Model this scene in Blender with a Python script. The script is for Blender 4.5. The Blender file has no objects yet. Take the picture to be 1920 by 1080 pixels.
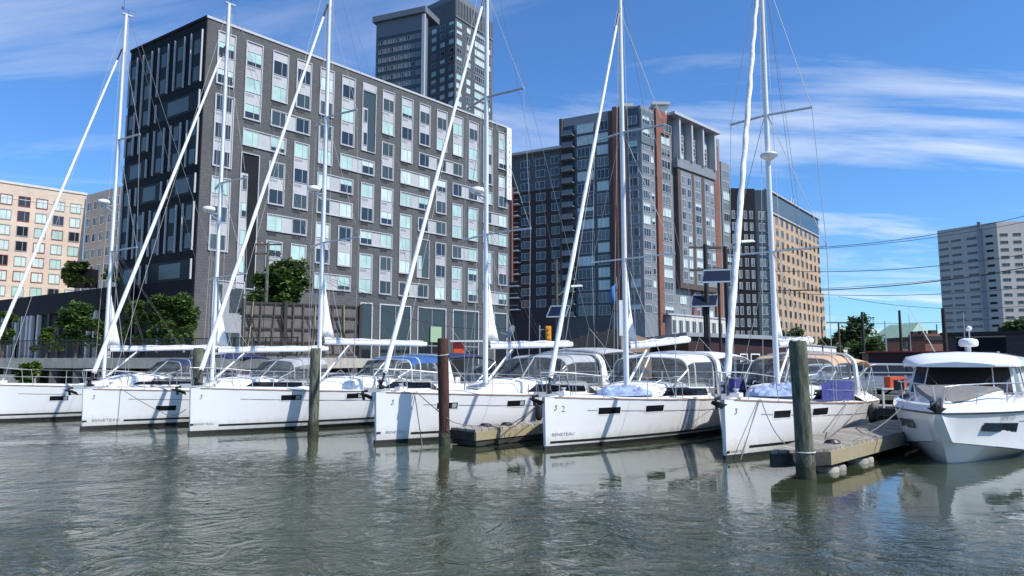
import bpy, bmesh, math, random
from mathutils import Vector, Matrix
R = math.radians
random.seed(7)
SC = bpy.context.scene
COL = SC.collection
# ------------------------------------------------------------------ camera, sky, sun, exposure
F = 1300.0; PIT = math.atan(140/1300); CH = 2.2
cam_d = bpy.data.cameras.new('camera'); cam = bpy.data.objects.new('camera', cam_d); COL.objects.link(cam)
cam.location = (0, 0, CH); cam.rotation_euler = (R(90)+PIT, 0, 0)
cam_d.sensor_width = 36; cam_d.lens = F/1920*36; cam_d.clip_end = 6000; cam_d.clip_start = 0.1
SC.camera = cam
SUN_EL = R(50); SUN_DIR = Vector((0.865, -0.50, 0)).normalized()
sd = SUN_DIR*math.cos(SUN_EL); sd.z = math.sin(SUN_EL)
sl = bpy.data.lights.new('sun', 'SUN'); sl.energy = 4.8; sl.angle = R(0.5); sl.color = (1.0, 0.95, 0.875)
so = bpy.data.objects.new('sun', sl); COL.objects.link(so)
so.rotation_euler = sd.to_track_quat('Z', 'Y').to_euler(); so.location = (20, -20, 60)
SC.view_settings.view_transform = 'Standard'; SC.view_settings.look = 'None'
SC.view_settings.gamma = 1; SC.view_settings.exposure = 0.27
W = bpy.data.worlds.new('World'); SC.world = W; W.use_nodes = True
def world():
    nt = W.node_tree; N = nt.nodes; L = nt.links; N.clear()
    out = N.new('ShaderNodeOutputWorld'); bg = N.new('ShaderNodeBackground'); bg.inputs['Strength'].default_value = 0.108
    sky = N.new('ShaderNodeTexSky'); sky.sky_type = 'NISHITA'; sky.sun_disc = False
    sky.sun_elevation = SUN_EL; sky.sun_rotation = math.atan2(SUN_DIR.x, SUN_DIR.y)
    sky.air_density = 1.0; sky.dust_density = 0.3; sky.ozone_density = 1.6
    tc = N.new('ShaderNodeTexCoord'); sep = N.new('ShaderNodeSeparateXYZ'); L.new(tc.outputs['Generated'], sep.inputs[0])
    mz = N.new('ShaderNodeMath'); mz.operation = 'ADD'; mz.inputs[1].default_value = 0.16; L.new(sep.outputs[2], mz.inputs[0])
    mm = N.new('ShaderNodeMath'); mm.operation = 'MAXIMUM'; mm.inputs[1].default_value = 0.05; L.new(mz.outputs[0], mm.inputs[0])
    dx = N.new('ShaderNodeMath'); dx.operation = 'DIVIDE'; L.new(sep.outputs[0], dx.inputs[0]); L.new(mm.outputs[0], dx.inputs[1])
    dy = N.new('ShaderNodeMath'); dy.operation = 'DIVIDE'; L.new(sep.outputs[1], dy.inputs[0]); L.new(mm.outputs[0], dy.inputs[1])
    cb = N.new('ShaderNodeCombineXYZ'); L.new(dx.outputs[0], cb.inputs[0]); L.new(dy.outputs[0], cb.inputs[1])
    mp = N.new('ShaderNodeMapping'); mp.inputs['Rotation'].default_value = (0, 0, R(-22)); mp.inputs['Scale'].default_value = (0.42, 1.5, 1)
    mp.inputs['Location'].default_value = (0.3, 5.1, 0)
    L.new(cb.outputs[0], mp.inputs['Vector'])
    n1 = N.new('ShaderNodeTexNoise'); n1.inputs['Scale'].default_value = 1.15; n1.inputs['Detail'].default_value = 9; n1.inputs['Roughness'].default_value = 0.6; n1.inputs['Distortion'].default_value = 0.8
    L.new(mp.outputs[0], n1.inputs['Vector'])
    r1 = N.new('ShaderNodeMapRange'); r1.inputs['From Min'].default_value = 0.485; r1.inputs['From Max'].default_value = 0.78; L.new(n1.outputs['Fac'], r1.inputs['Value'])
    # more cloud to the right of the view
    rx = N.new('ShaderNodeMapRange'); rx.inputs['From Min'].default_value = -0.35; rx.inputs['From Max'].default_value = 0.45
    rx.inputs['To Min'].default_value = 0.75; rx.inputs['To Max'].default_value = 1.25; L.new(sep.outputs[0], rx.inputs['Value'])
    # clouds lie in a band low in the sky
    rz = N.new('ShaderNodeMapRange'); rz.inputs['From Min'].default_value = 0.52; rz.inputs['From Max'].default_value = 0.22
    rz.inputs['To Min'].default_value = 0.4; rz.inputs['To Max'].default_value = 1.0; L.new(sep.outputs[2], rz.inputs['Value'])
    m1 = N.new('ShaderNodeMath'); m1.operation = 'MULTIPLY'; L.new(r1.outputs[0], m1.inputs[0]); L.new(rx.outputs[0], m1.inputs[1])
    m2 = N.new('ShaderNodeMath'); m2.operation = 'MULTIPLY'; m2.use_clamp = True; L.new(m1.outputs[0], m2.inputs[0]); L.new(rz.outputs[0], m2.inputs[1])
    tint = N.new('ShaderNodeMix'); tint.data_type = 'RGBA'; tint.blend_type = 'MULTIPLY'; tint.inputs['Factor'].default_value = 1
    L.new(sky.outputs[0], tint.inputs['A']); tint.inputs['B'].default_value = (0.58, 0.98, 1.44, 1)
    mx = N.new('ShaderNodeMix'); mx.data_type = 'RGBA'; L.new(m2.outputs[0], mx.inputs['Factor'])
    L.new(tint.outputs['Result'], mx.inputs['A']); mx.inputs['B'].default_value = (7.4, 8.0, 8.8, 1)
    L.new(mx.outputs['Result'], bg.inputs['Color']); L.new(bg.outputs[0], out.inputs[0])
world()
# ------------------------------------------------------------------ pixel helpers (photo pixels, 1920 wide)
cp, sp = math.cos(PIT), math.sin(PIT)
def ray(px, py):
    u = (px-960)/F; v = (540-py)/F
    return (u, cp-v*sp, sp+v*cp)
def PY(px, py, Y):
    d = ray(px, py); t = Y/d[1]; return Vector((d[0]*t, Y, CH+d[2]*t))
def PZ(px, py, z):
    d = ray(px, py); t = (z-CH)/d[2]; return Vector((d[0]*t, d[1]*t, z))
def proj(p):
    x, y, z = p[0], p[1], p[2]-CH
    fw = y*cp+z*sp; up = -y*sp+z*cp
    return 960+F*x/fw, 540-F*up/fw
# ------------------------------------------------------------------ materials
def lin(c):
    return tuple(((x/255)/12.92 if x/255 <= 0.04045 else ((x/255+0.055)/1.055)**2.4) for x in c)
MATS = {}
def mat(name, rgb, rough=0.6, metal=0.0, var=0.0, scale=3.0, bump=0.0, spec=0.5, stretch=(1, 1, 1), rgb2=None, coat=0.0):
    if name in MATS: return MATS[name]
    m = bpy.data.materials.new(name); m.use_nodes = True; nt = m.node_tree; N = nt.nodes; L = nt.links
    b = N['Principled BSDF']; b.inputs['Roughness'].default_value = rough; b.inputs['Metallic'].default_value = metal
    b.inputs['Specular IOR Level'].default_value = spec; b.inputs['Coat Weight'].default_value = coat
    b.inputs['Base Color'].default_value = (*rgb, 1)
    if var or rgb2 or bump:
        tc = N.new('ShaderNodeTexCoord'); mp = N.new('ShaderNodeMapping'); mp.inputs['Scale'].default_value = stretch
        L.new(tc.outputs['Object'], mp.inputs[0])
        n = N.new('ShaderNodeTexNoise'); n.inputs['Scale'].default_value = scale; n.inputs['Detail'].default_value = 6; n.inputs['Roughness'].default_value = 0.65
        L.new(mp.outputs[0], n.inputs['Vector'])
        a = tuple(max(0, x*(1-var)) for x in rgb); c = rgb2 or tuple(min(1, x*(1+var)) for x in rgb)
        cr = N.new('ShaderNodeMapRange'); cr.inputs['From Min'].default_value = 0.32; cr.inputs['From Max'].default_value = 0.68
        L.new(n.outputs['Fac'], cr.inputs['Value'])
        mx = N.new('ShaderNodeMix'); mx.data_type = 'RGBA'; L.new(cr.outputs[0], mx.inputs['Factor'])
        mx.inputs['A'].default_value = (*a, 1); mx.inputs['B'].default_value = (*c, 1)
        L.new(mx.outputs['Result'], b.inputs['Base Color'])
        if bump:
            bp = N.new('ShaderNodeBump'); bp.inputs['Strength'].default_value = bump; bp.inputs['Distance'].default_value = 0.03
            L.new(n.outputs['Fac'], bp.inputs['Height']); L.new(bp.outputs[0], b.inputs['Normal'])
    MATS[name] = m; return m
def brick(name, c1, c2, mortar, scale=1.0, bw=0.5, rh=0.25, rough=0.85, msize=0.02):
    if name in MATS: return MATS[name]
    m = bpy.data.materials.new(name); m.use_nodes = True; nt = m.node_tree; N = nt.nodes; L = nt.links
    b = N['Principled BSDF']; b.inputs['Roughness'].default_value = rough
    g = N.new('ShaderNodeNewGeometry'); sep = N.new('ShaderNodeSeparateXYZ'); L.new(g.outputs['Position'], sep.inputs[0])
    sm = N.new('ShaderNodeMath'); sm.operation = 'ADD'; L.new(sep.outputs[0], sm.inputs[0]); L.new(sep.outputs[1], sm.inputs[1])
    cb = N.new('ShaderNodeCombineXYZ'); L.new(sm.outputs[0], cb.inputs[0]); L.new(sep.outputs[2], cb.inputs[1])
    t = N.new('ShaderNodeTexBrick'); L.new(cb.outputs[0], t.inputs['Vector']); t.inputs['Scale'].default_value = scale
    t.inputs['Brick Width'].default_value = bw; t.inputs['Row Height'].default_value = rh; t.inputs['Mortar Size'].default_value = msize
    t.inputs['Color1'].default_value = (*c1, 1); t.inputs['Color2'].default_value = (*c2, 1); t.inputs['Mortar'].default_value = (*mortar, 1)
    n = N.new('ShaderNodeTexNoise'); n.inputs['Scale'].default_value = 0.35; n.inputs['Detail'].default_value = 7; L.new(g.outputs['Position'], n.inputs['Vector'])
    r = N.new('ShaderNodeMapRange'); r.inputs['To Min'].default_value = 0.75; r.inputs['To Max'].default_value = 1.25; L.new(n.outputs['Fac'], r.inputs['Value'])
    mx = N.new('ShaderNodeMix'); mx.data_type = 'RGBA'; mx.blend_type = 'MULTIPLY'; mx.inputs['Factor'].default_value = 1
    L.new(t.outputs['Color'], mx.inputs['A']); L.new(r.outputs[0], mx.inputs['B']); L.new(mx.outputs['Result'], b.inputs['Base Color'])
    MATS[name] = m; return m
def planks(name, c1, c2, rot, pitch=.14):
    m = bpy.data.materials.new(name); m.use_nodes = True; nt = m.node_tree; N = nt.nodes; L = nt.links; b = N['Principled BSDF']; b.inputs['Roughness'].default_value = .9
    g = N.new('ShaderNodeNewGeometry'); mp = N.new('ShaderNodeMapping'); mp.inputs['Rotation'].default_value = (0, 0, rot); mp.inputs['Scale'].default_value = (1/pitch, 1, 1); L.new(g.outputs['Position'], mp.inputs[0])
    sp_ = N.new('ShaderNodeSeparateXYZ'); L.new(mp.outputs[0], sp_.inputs[0]); fr = N.new('ShaderNodeMath'); fr.operation = 'FRACT'; L.new(sp_.outputs[0], fr.inputs[0]); fl = N.new('ShaderNodeMath'); fl.operation = 'FLOOR'; L.new(sp_.outputs[0], fl.inputs[0])
    wn = N.new('ShaderNodeTexWhiteNoise'); wn.noise_dimensions = '1D'; L.new(fl.outputs[0], wn.inputs['W']); gp_ = N.new('ShaderNodeMath'); gp_.operation = 'GREATER_THAN'; gp_.inputs[1].default_value = .09; L.new(fr.outputs[0], gp_.inputs[0])
    n = N.new('ShaderNodeTexNoise'); n.inputs['Scale'].default_value = 2.2; n.inputs['Detail'].default_value = 8; n.inputs['Roughness'].default_value = .7; L.new(g.outputs['Position'], n.inputs['Vector'])
    ad = N.new('ShaderNodeMath'); ad.operation = 'MULTIPLY_ADD'; ad.inputs[1].default_value = .5; L.new(wn.outputs[0], ad.inputs[0]); L.new(n.outputs['Fac'], ad.inputs[2]); mr = N.new('ShaderNodeMapRange'); mr.inputs['From Min'].default_value = .4; mr.inputs['From Max'].default_value = 1.1; L.new(ad.outputs[0], mr.inputs['Value'])
    mx = N.new('ShaderNodeMix'); mx.data_type = 'RGBA'; L.new(mr.outputs[0], mx.inputs['Factor']); mx.inputs['A'].default_value = (*c1, 1); mx.inputs['B'].default_value = (*c2, 1)
    m2 = N.new('ShaderNodeMix'); m2.data_type = 'RGBA'; L.new(gp_.outputs[0], m2.inputs['Factor']); m2.inputs['A'].default_value = (.02, .018, .015, 1); L.new(mx.outputs['Result'], m2.inputs['B']); L.new(m2.outputs['Result'], b.inputs['Base Color']); return m
def vinyl():
    m = bpy.data.materials.new('clear_vinyl'); m.use_nodes = True; nt = m.node_tree; N = nt.nodes; L = nt.links
    b = N['Principled BSDF']; b.inputs['Base Color'].default_value = (0.30, 0.33, 0.34, 1); b.inputs['Roughness'].default_value = 0.08
    tr = N.new('ShaderNodeBsdfTransparent'); tr.inputs['Color'].default_value = (0.54, 0.58, 0.60, 1)
    mx = N.new('ShaderNodeMixShader'); mx.inputs[0].default_value = 0.17
    L.new(tr.outputs[0], mx.inputs[1]); L.new(b.outputs[0], mx.inputs[2]); L.new(mx.outputs[0], N['Material Output'].inputs[0])
    return m
def leafmat(name, a, c):
    m = bpy.data.materials.new(name); m.use_nodes = True; nt = m.node_tree; N = nt.nodes; L = nt.links
    b = N['Principled BSDF']; b.inputs['Roughness'].default_value = 0.55; b.inputs['Specular IOR Level'].default_value = 0.3
    g = N.new('ShaderNodeNewGeometry'); mx = N.new('ShaderNodeMix'); mx.data_type = 'RGBA'; L.new(g.outputs['Random Per Island'], mx.inputs['Factor'])
    mx.inputs['A'].default_value = (*a, 1); mx.inputs['B'].default_value = (*c, 1); L.new(mx.outputs['Result'], b.inputs['Base Color'])
    tl = N.new('ShaderNodeBsdfTranslucent'); L.new(mx.outputs['Result'], tl.inputs[0]); ms = N.new('ShaderNodeMixShader'); ms.inputs[0].default_value = 0.25
    L.new(b.outputs[0], ms.inputs[1]); L.new(tl.outputs[0], ms.inputs[2]); L.new(ms.outputs[0], N['Material Output'].inputs[0])
    return m
def watermat():
    m = bpy.data.materials.new('harbour_water'); m.use_nodes = True; nt = m.node_tree; N = nt.nodes; L = nt.links
    b = N['Principled BSDF']; b.inputs['Base Color'].default_value = (0.034, 0.044, 0.024, 1); b.inputs['Roughness'].default_value = 0.02; b.inputs['IOR'].default_value = 1.36
    b.inputs['Specular IOR Level'].default_value = 0.95
    tc = N.new('ShaderNodeTexCoord')
    def noise(sc, st, det, rot=0, dist=0.0, rough=0.55):
        mp = N.new('ShaderNodeMapping'); mp.inputs['Scale'].default_value = st; mp.inputs['Rotation'].default_value = (0, 0, rot); L.new(tc.outputs['Object'], mp.inputs[0])
        n = N.new('ShaderNodeTexNoise'); n.inputs['Scale'].default_value = sc; n.inputs['Detail'].default_value = det; n.inputs['Distortion'].default_value = dist; n.inputs['Roughness'].default_value = rough
        L.new(mp.outputs[0], n.inputs['Vector']); return n.outputs['Fac']
    big = noise(0.45, (1.0, 1.0, 1), 2, 0.25, 1.8)
    mid = noise(1.35, (0.9, 1.0, 1), 3, -0.5, 2.4, 0.5)
    fine = noise(5.5, (0.85, 1.0, 1), 4, 0.4, 1.4, 0.6)
    patch = noise(0.13, (1, 1.0, 1), 3, 0.6, 1.0)
    sep = N.new('ShaderNodeSeparateXYZ'); L.new(tc.outputs['Object'], sep.inputs[0])
    # ruffled towards the open water, calm in the lee of the hulls
    near = N.new('ShaderNodeMapRange'); near.inputs['From Min'].default_value = 14.5; near.inputs['From Max'].default_value = 7.5
    near.inputs['To Min'].default_value = 0.035; near.inputs['To Max'].default_value = 1.0
    lx = N.new('ShaderNodeMath'); lx.operation = 'MULTIPLY_ADD'; lx.inputs[1].default_value = 0.62; L.new(sep.outputs[0], lx.inputs[0]); L.new(sep.outputs[1], lx.inputs[2])
    L.new(lx.outputs[0], near.inputs['Value'])
    pr = N.new('ShaderNodeMapRange'); pr.inputs['From Min'].default_value = 0.38; pr.inputs['From Max'].default_value = 0.62; pr.inputs['To Min'].default_value = 0.30; pr.inputs['To Max'].default_value = 1.35
    L.new(patch, pr.inputs['Value'])
    amp = N.new('ShaderNodeMath'); amp.operation = 'MULTIPLY'; L.new(near.outputs[0], amp.inputs[0]); L.new(pr.outputs[0], amp.inputs[1])
    def mul(x, k):
        q = N.new('ShaderNodeMath'); q.operation = 'MULTIPLY'; L.new(x, q.inputs[0])
        if isinstance(k, float): q.inputs[1].default_value = k
        else: L.new(k, q.inputs[1])
        return q.outputs[0]
    def add(x, y):
        q = N.new('ShaderNodeMath'); q.operation = 'ADD'; L.new(x, q.inputs[0]); L.new(y, q.inputs[1]); return q.outputs[0]
    def ridge(x):
        a = N.new('ShaderNodeMath'); a.operation = 'MULTIPLY_ADD'; a.inputs[1].default_value = 2.0; a.inputs[2].default_value = -1.0; L.new(x, a.inputs[0])
        c = N.new('ShaderNodeMath'); c.operation = 'ABSOLUTE'; L.new(a.outputs[0], c.inputs[0])
        d = N.new('ShaderNodeMath'); d.operation = 'SMOOTH_MIN'; d.inputs[1].default_value = 1.0; d.inputs[2].default_value = 0.05; L.new(c.outputs[0], d.inputs[0]); return mul(d.outputs[0], -1.0)
    mp = N.new('ShaderNodeMapping'); mp.inputs['Location'].default_value = (8.2, -5.6, 0); L.new(tc.outputs['Object'], mp.inputs[0])
    wv = N.new('ShaderNodeTexWave'); wv.wave_type = 'RINGS'; wv.rings_direction = 'Z'; wv.inputs['Scale'].default_value = 0.55; wv.inputs['Distortion'].default_value = 3.0; wv.inputs['Detail'].default_value = 2; wv.inputs['Detail Scale'].default_value = 0.5; L.new(mp.outputs[0], wv.inputs['Vector'])
    ln = N.new('ShaderNodeVectorMath'); ln.operation = 'LENGTH'; L.new(mp.outputs[0], ln.inputs[0])
    wm = N.new('ShaderNodeMapRange'); wm.inputs['From Min'].default_value = 8.5; wm.inputs['From Max'].default_value = 3.0; wm.inputs['To Max'].default_value = 1.0; L.new(ln.outputs['Value'], wm.inputs['Value'])
    swirl = mul(mul(wv.outputs['Fac'], 0.035), wm.outputs[0])
    rip = add(add(add(mul(mid, 0.060), mul(ridge(mid), 0.050)), add(mul(fine, 0.018), mul(ridge(fine), 0.016))), mul(big, 0.12))
    h = add(mul(big, 0.0035), mul(rip, amp.outputs[0]))
    h = add(add(h, mul(fine, 0.0003)), swirl)
    bp = N.new('ShaderNodeBump'); bp.inputs['Strength'].default_value = 1.0; bp.inputs['Distance'].default_value = 1.0
    L.new(h, bp.inputs['Height']); L.new(bp.outputs[0], b.inputs['Normal'])
    return m
def hullmat():
    m = mat('hull_gelcoat', (0.79, 0.79, 0.78), 0.12, var=0.03, scale=1.0, coat=0.5); nt = m.node_tree; N = nt.nodes; L = nt.links; b = N['Principled BSDF']
    src = b.inputs['Base Color'].links[0].from_socket; tc = N.new('ShaderNodeTexCoord'); sp_ = N.new('ShaderNodeSeparateXYZ'); L.new(tc.outputs['Object'], sp_.inputs[0])
    mp = N.new('ShaderNodeMapping'); mp.inputs['Scale'].default_value = (3, 3, 0.7); L.new(tc.outputs['Object'], mp.inputs[0])
    n = N.new('ShaderNodeTexNoise'); n.inputs['Scale'].default_value = 1.6; n.inputs['Detail'].default_value = 8; n.inputs['Roughness'].default_value = 0.7; L.new(mp.outputs[0], n.inputs['Vector'])
    # scum line: a ragged band just over the water
    q = N.new('ShaderNodeMath'); q.operation = 'MULTIPLY_ADD'; q.inputs[1].default_value = -0.75; L.new(n.outputs['Fac'], q.inputs[0]); L.new(sp_.outputs[2], q.inputs[2])
    r = N.new('ShaderNodeMapRange'); r.inputs['From Min'].default_value = 0.06; r.inputs['From Max'].default_value = -0.28; r.inputs['To Min'].default_value = 0.0; r.inputs['To Max'].default_value = 0.55; L.new(q.outputs[0], r.inputs['Value'])
    mx = N.new('ShaderNodeMix'); mx.data_type = 'RGBA'; L.new(r.outputs[0], mx.inputs['Factor']); L.new(src, mx.inputs['A']); mx.inputs['B'].default_value = (0.48, 0.46, 0.37, 1); L.new(mx.outputs['Result'], b.inputs['Base Color']); return m
M = dict(
 hullg=hullmat(),
 gel=mat('white_gelcoat', (0.79, 0.79, 0.78), 0.14, var=0.035, scale=1.2, coat=0.4),
 deckw=mat('deck_white', (0.76, 0.76, 0.74), 0.5, var=0.06, scale=5),
 antifoul=mat('dark_bottom_paint', (0.022, 0.022, 0.024), 0.7, var=0.4, scale=4),
 stripe=mat('black_stripe', (0.018, 0.018, 0.02), 0.35),
 greyline=mat('grey_line', (0.22, 0.23, 0.25), 0.4),
 tint=mat('tinted_window', (0.010, 0.010, 0.012), 0.12, spec=0.35),
 spar=mat('white_spar', (0.74, 0.75, 0.77), 0.3, var=0.05, scale=2, stretch=(1, 1, 0.2)),
 alu=mat('aluminium', (0.52, 0.53, 0.55), 0.32, 0.75),
 steel=mat('stainless_steel', (0.50, 0.51, 0.52), 0.38, 0.6),
 sail=mat('sail_cloth', (0.78, 0.78, 0.77), 0.7, var=0.1, scale=6, bump=0.8, stretch=(1, 1, 0.35)),
 sailw=mat('sail_twisted', (0.74, 0.74, 0.73), 0.75, var=0.25, scale=5, bump=1.0, stretch=(1, 1, 0.5)),
 cover=mat('boom_cover_cloth', (0.50, 0.52, 0.56), 0.7, var=0.15, scale=4, bump=0.6),
 wire=mat('rigging_wire', (0.34, 0.35, 0.36), 0.6, 0.1),
 rope=mat('rope', (0.20, 0.19, 0.18), 0.9), ropew=mat('pale_rope', (0.50, 0.49, 0.45), 0.9),
 black=mat('black_fitting', (0.018, 0.018, 0.02), 0.45), rubber=mat('black_rubber', (0.02, 0.02, 0.022), 0.6),
 blue=mat('blue_canvas', (0.018, 0.085, 0.28), 0.75, var=0.15, scale=3), navy=mat('navy_canvas', (0.012, 0.022, 0.075), 0.8, var=0.2, scale=3),
 gcan=mat('grey_canvas', (0.34, 0.36, 0.38), 0.8, var=0.08, scale=3), pcan=mat('pale_canvas', (0.56, 0.58, 0.60), 0.8, var=0.06, scale=3),
 tan=mat('tan_canvas', (0.50, 0.33, 0.20), 0.8, var=0.1, scale=4), purple=mat('blue_violet_canvas', (0.035, 0.045, 0.20), 0.75, var=0.3, scale=7),
 tarp=mat('pale_blue_cloth', (0.24, 0.32, 0.50), 0.8, var=0.35, scale=4, bump=0.8),
 teak=mat('teak_trim', (0.30, 0.20, 0.14), 0.7, var=0.2, scale=8),
 vinyl=vinyl(), cushion=mat('grey_cushion', (0.17, 0.165, 0.16), 0.85, var=0.12, scale=6),
 wood=mat('weathered_planks', (0.27, 0.24, 0.19), 0.9, var=0.35, scale=6, bump=0.8, stretch=(1, 6, 1)),
 ldark=mat('dim_glass', (0.012, 0.016, 0.018), 0.5, spec=0.2), lpane=mat('dim_pane', (0.08, 0.11, 0.11), 0.3, spec=0.4),
 woody=mat('yellowed_timber', (0.42, 0.34, 0.17), 0.9, var=0.3, scale=3, bump=0.7, rgb2=(0.30, 0.27, 0.20)),
 plank=planks('deck_boards', (0.17, 0.155, 0.13), (0.36, 0.33, 0.28), R(-48)),
 sidec=mat('dark_cladding_and_shade', (0.075, 0.08, 0.085), 0.5, var=0.15, scale=0.2), brownd=brick('dark_brown_brick', (0.050, 0.036, 0.034), (0.06, 0.042, 0.038), (0.04, 0.03, 0.03), 1.0, 0.5, 0.25),  # dark grey also paints the shade on the grey tower's left face
 wooddark=mat('dark_timber', (0.035, 0.033, 0.03), 0.8, var=0.5, scale=4, bump=0.6),  # darker timber for pontoon ends, float and bulkhead
 pilew=mat('green_grey_pile', (0.05, 0.068, 0.045), 0.95, var=0.3, scale=3.0, bump=1.6, stretch=(5, 5, 0.9), rgb2=(0.185, 0.185, 0.135)),
 piler=mat('rusty_steel_pile', (0.034, 0.015, 0.011), 0.85, var=0.2, scale=3, bump=0.8, stretch=(3, 3, 0.7), rgb2=(0.085, 0.030, 0.020)),
 algae=mat('tide_line_growth', (0.045, 0.05, 0.028), 0.9, var=0.4, scale=8, bump=1.0),
 floatw=mat('white_float', (0.30, 0.28, 0.24), 0.7, var=0.3, scale=4),
 conc=mat('concrete', (0.42, 0.39, 0.33), 0.9, var=0.18, scale=1.5, bump=0.4), concd=mat('dark_concrete', (0.12, 0.115, 0.10), 0.95, var=0.3, scale=2),
 asph=mat('asphalt', (0.055, 0.055, 0.055), 0.9, var=0.2, scale=2), bark=mat('bark', (0.09, 0.07, 0.05), 0.95, var=0.3, scale=6, bump=0.8),
 leaf=leafmat('leaf_green', (0.030, 0.065, 0.014), (0.10, 0.17, 0.04)), leafb=leafmat('leaf_bright', (0.05, 0.10, 0.015), (0.14, 0.20, 0.04)), leafd=leafmat('leaf_dark', (0.022, 0.045, 0.014), (0.085, 0.13, 0.035)),
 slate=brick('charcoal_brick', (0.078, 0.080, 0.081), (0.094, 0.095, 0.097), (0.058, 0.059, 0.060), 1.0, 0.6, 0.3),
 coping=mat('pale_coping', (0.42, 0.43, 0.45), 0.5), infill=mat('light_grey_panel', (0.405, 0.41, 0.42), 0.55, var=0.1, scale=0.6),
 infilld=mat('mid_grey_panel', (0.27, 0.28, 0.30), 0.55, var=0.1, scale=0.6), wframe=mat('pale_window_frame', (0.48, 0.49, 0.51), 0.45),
 mint=mat('mint_blind_sky_glass', (0.38, 0.54, 0.49), 0.10, var=0.2, scale=0.4, spec=0.7), mint2=mat('pale_blind_sky_glass', (0.52, 0.62, 0.58), 0.10, spec=0.7, var=0.15, scale=0.4), gdark=mat('dark_glass', (0.018, 0.024, 0.028), 0.05, spec=0.8),  # mint tones hold blinds plus sky reflection painted into the glass
 gteal=mat('teal_glass', (0.045, 0.065, 0.066), 0.10, spec=0.6), gblue=mat('blue_grey_glass', (0.13, 0.155, 0.155), 0.12, spec=0.55), grille=mat('dark_grille', (0.022, 0.022, 0.025), 0.6), grilleg=mat('grey_grille', (0.26, 0.26, 0.28), 0.6),
 blackw=mat('black_cladding_and_shade', (0.012, 0.013, 0.016), 0.7, spec=0.15, var=0.2, scale=0.5),  # black parts, and painted shade on the left faces of two blocks
 roofm=mat('roof_membrane', (0.16, 0.16, 0.16), 0.9), white=mat('white_paint', (0.78, 0.78, 0.76), 0.5, var=0.06, scale=1.0),
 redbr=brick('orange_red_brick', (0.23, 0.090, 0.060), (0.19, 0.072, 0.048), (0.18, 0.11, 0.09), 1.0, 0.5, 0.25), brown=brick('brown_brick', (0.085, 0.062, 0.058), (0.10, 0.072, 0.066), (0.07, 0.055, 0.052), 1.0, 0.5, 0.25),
 bluegr=mat('blue_grey_panel', (0.20, 0.215, 0.228), 0.5, var=0.08, scale=0.4), palest=mat('pale_stone', (0.56, 0.54, 0.48), 0.8, var=0.08, scale=1.0),
 tanbr=brick('pale_tan_brick', (0.60, 0.485, 0.385), (0.55, 0.44, 0.345), (0.50, 0.42, 0.34), 1.0, 0.6, 0.3), tanor=brick('orange_tan_brick', (0.46, 0.325, 0.215), (0.42, 0.295, 0.19), (0.40, 0.31, 0.22), 1.0, 0.6, 0.3),
 maroon=mat('maroon_siding', (0.030, 0.009, 0.009), 0.7, var=0.15, scale=1, stretch=(0.3, 0.3, 8), bump=0.4), redwin=mat('red_window_trim', (0.22, 0.02, 0.025), 0.5),
 greyc=mat('grey_concrete_panels', (0.52, 0.485, 0.43), 0.85, var=0.06, scale=0.3), greent=mat('green_copper_roof', (0.26, 0.40, 0.31), 0.7, var=0.12, scale=0.4),
 towerc=mat('tower_cladding', (0.075, 0.078, 0.082), 0.5, var=0.1, scale=0.3), towerl=mat('tower_pale_panels', (0.13, 0.15, 0.17), 0.6, var=0.06, scale=0.2),
 fencew=mat('brown_fence_boards', (0.27, 0.185, 0.125), 0.9, var=0.35, scale=2, stretch=(4, 4, 0.4)), polew=mat('pole_wood', (0.095, 0.075, 0.06), 0.95, var=0.3, scale=3, stretch=(3, 3, 0.3)), poled=mat('dark_post', (0.03, 0.027, 0.026), 0.8),
 board=mat('old_plywood', (0.30, 0.28, 0.26), 0.95, var=0.5, scale=1.3, rgb2=(0.11, 0.10, 0.095)), solar=mat('solar_cells', (0.006, 0.010, 0.028), 0.3, spec=0.3),
 orange=mat('orange_plastic', (0.75, 0.10, 0.03), 0.45), amber=mat('amber_signal', (0.80, 0.36, 0.03), 0.45), redo=mat('red_plastic', (0.62, 0.06, 0.035), 0.5),
 carg=mat('grey_car_paint', (0.20, 0.20, 0.20), 0.25, 0.3, coat=0.8), carw=mat('silver_car_paint', (0.50, 0.51, 0.53), 0.25, 0.3, coat=0.8), carb=mat('dark_car_paint', (0.018, 0.02, 0.026), 0.2, coat=0.8), carr=mat('red_car_paint', (0.3, 0.02, 0.02), 0.25, coat=0.8),
 tyre=mat('tyre', (0.02, 0.02, 0.02), 0.8), stone=mat('rip_rap_stone', (0.22, 0.20, 0.17), 0.95, var=0.4, scale=2, bump=1.0), green=mat('green_rope_cloth', (0.02, 0.12, 0.06), 0.8), flagb=mat('blue_flag', (0.05, 0.16, 0.42), 0.8),
 greenb=mat('pale_green_paint', (0.30, 0.42, 0.27), 0.6),
)
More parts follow.
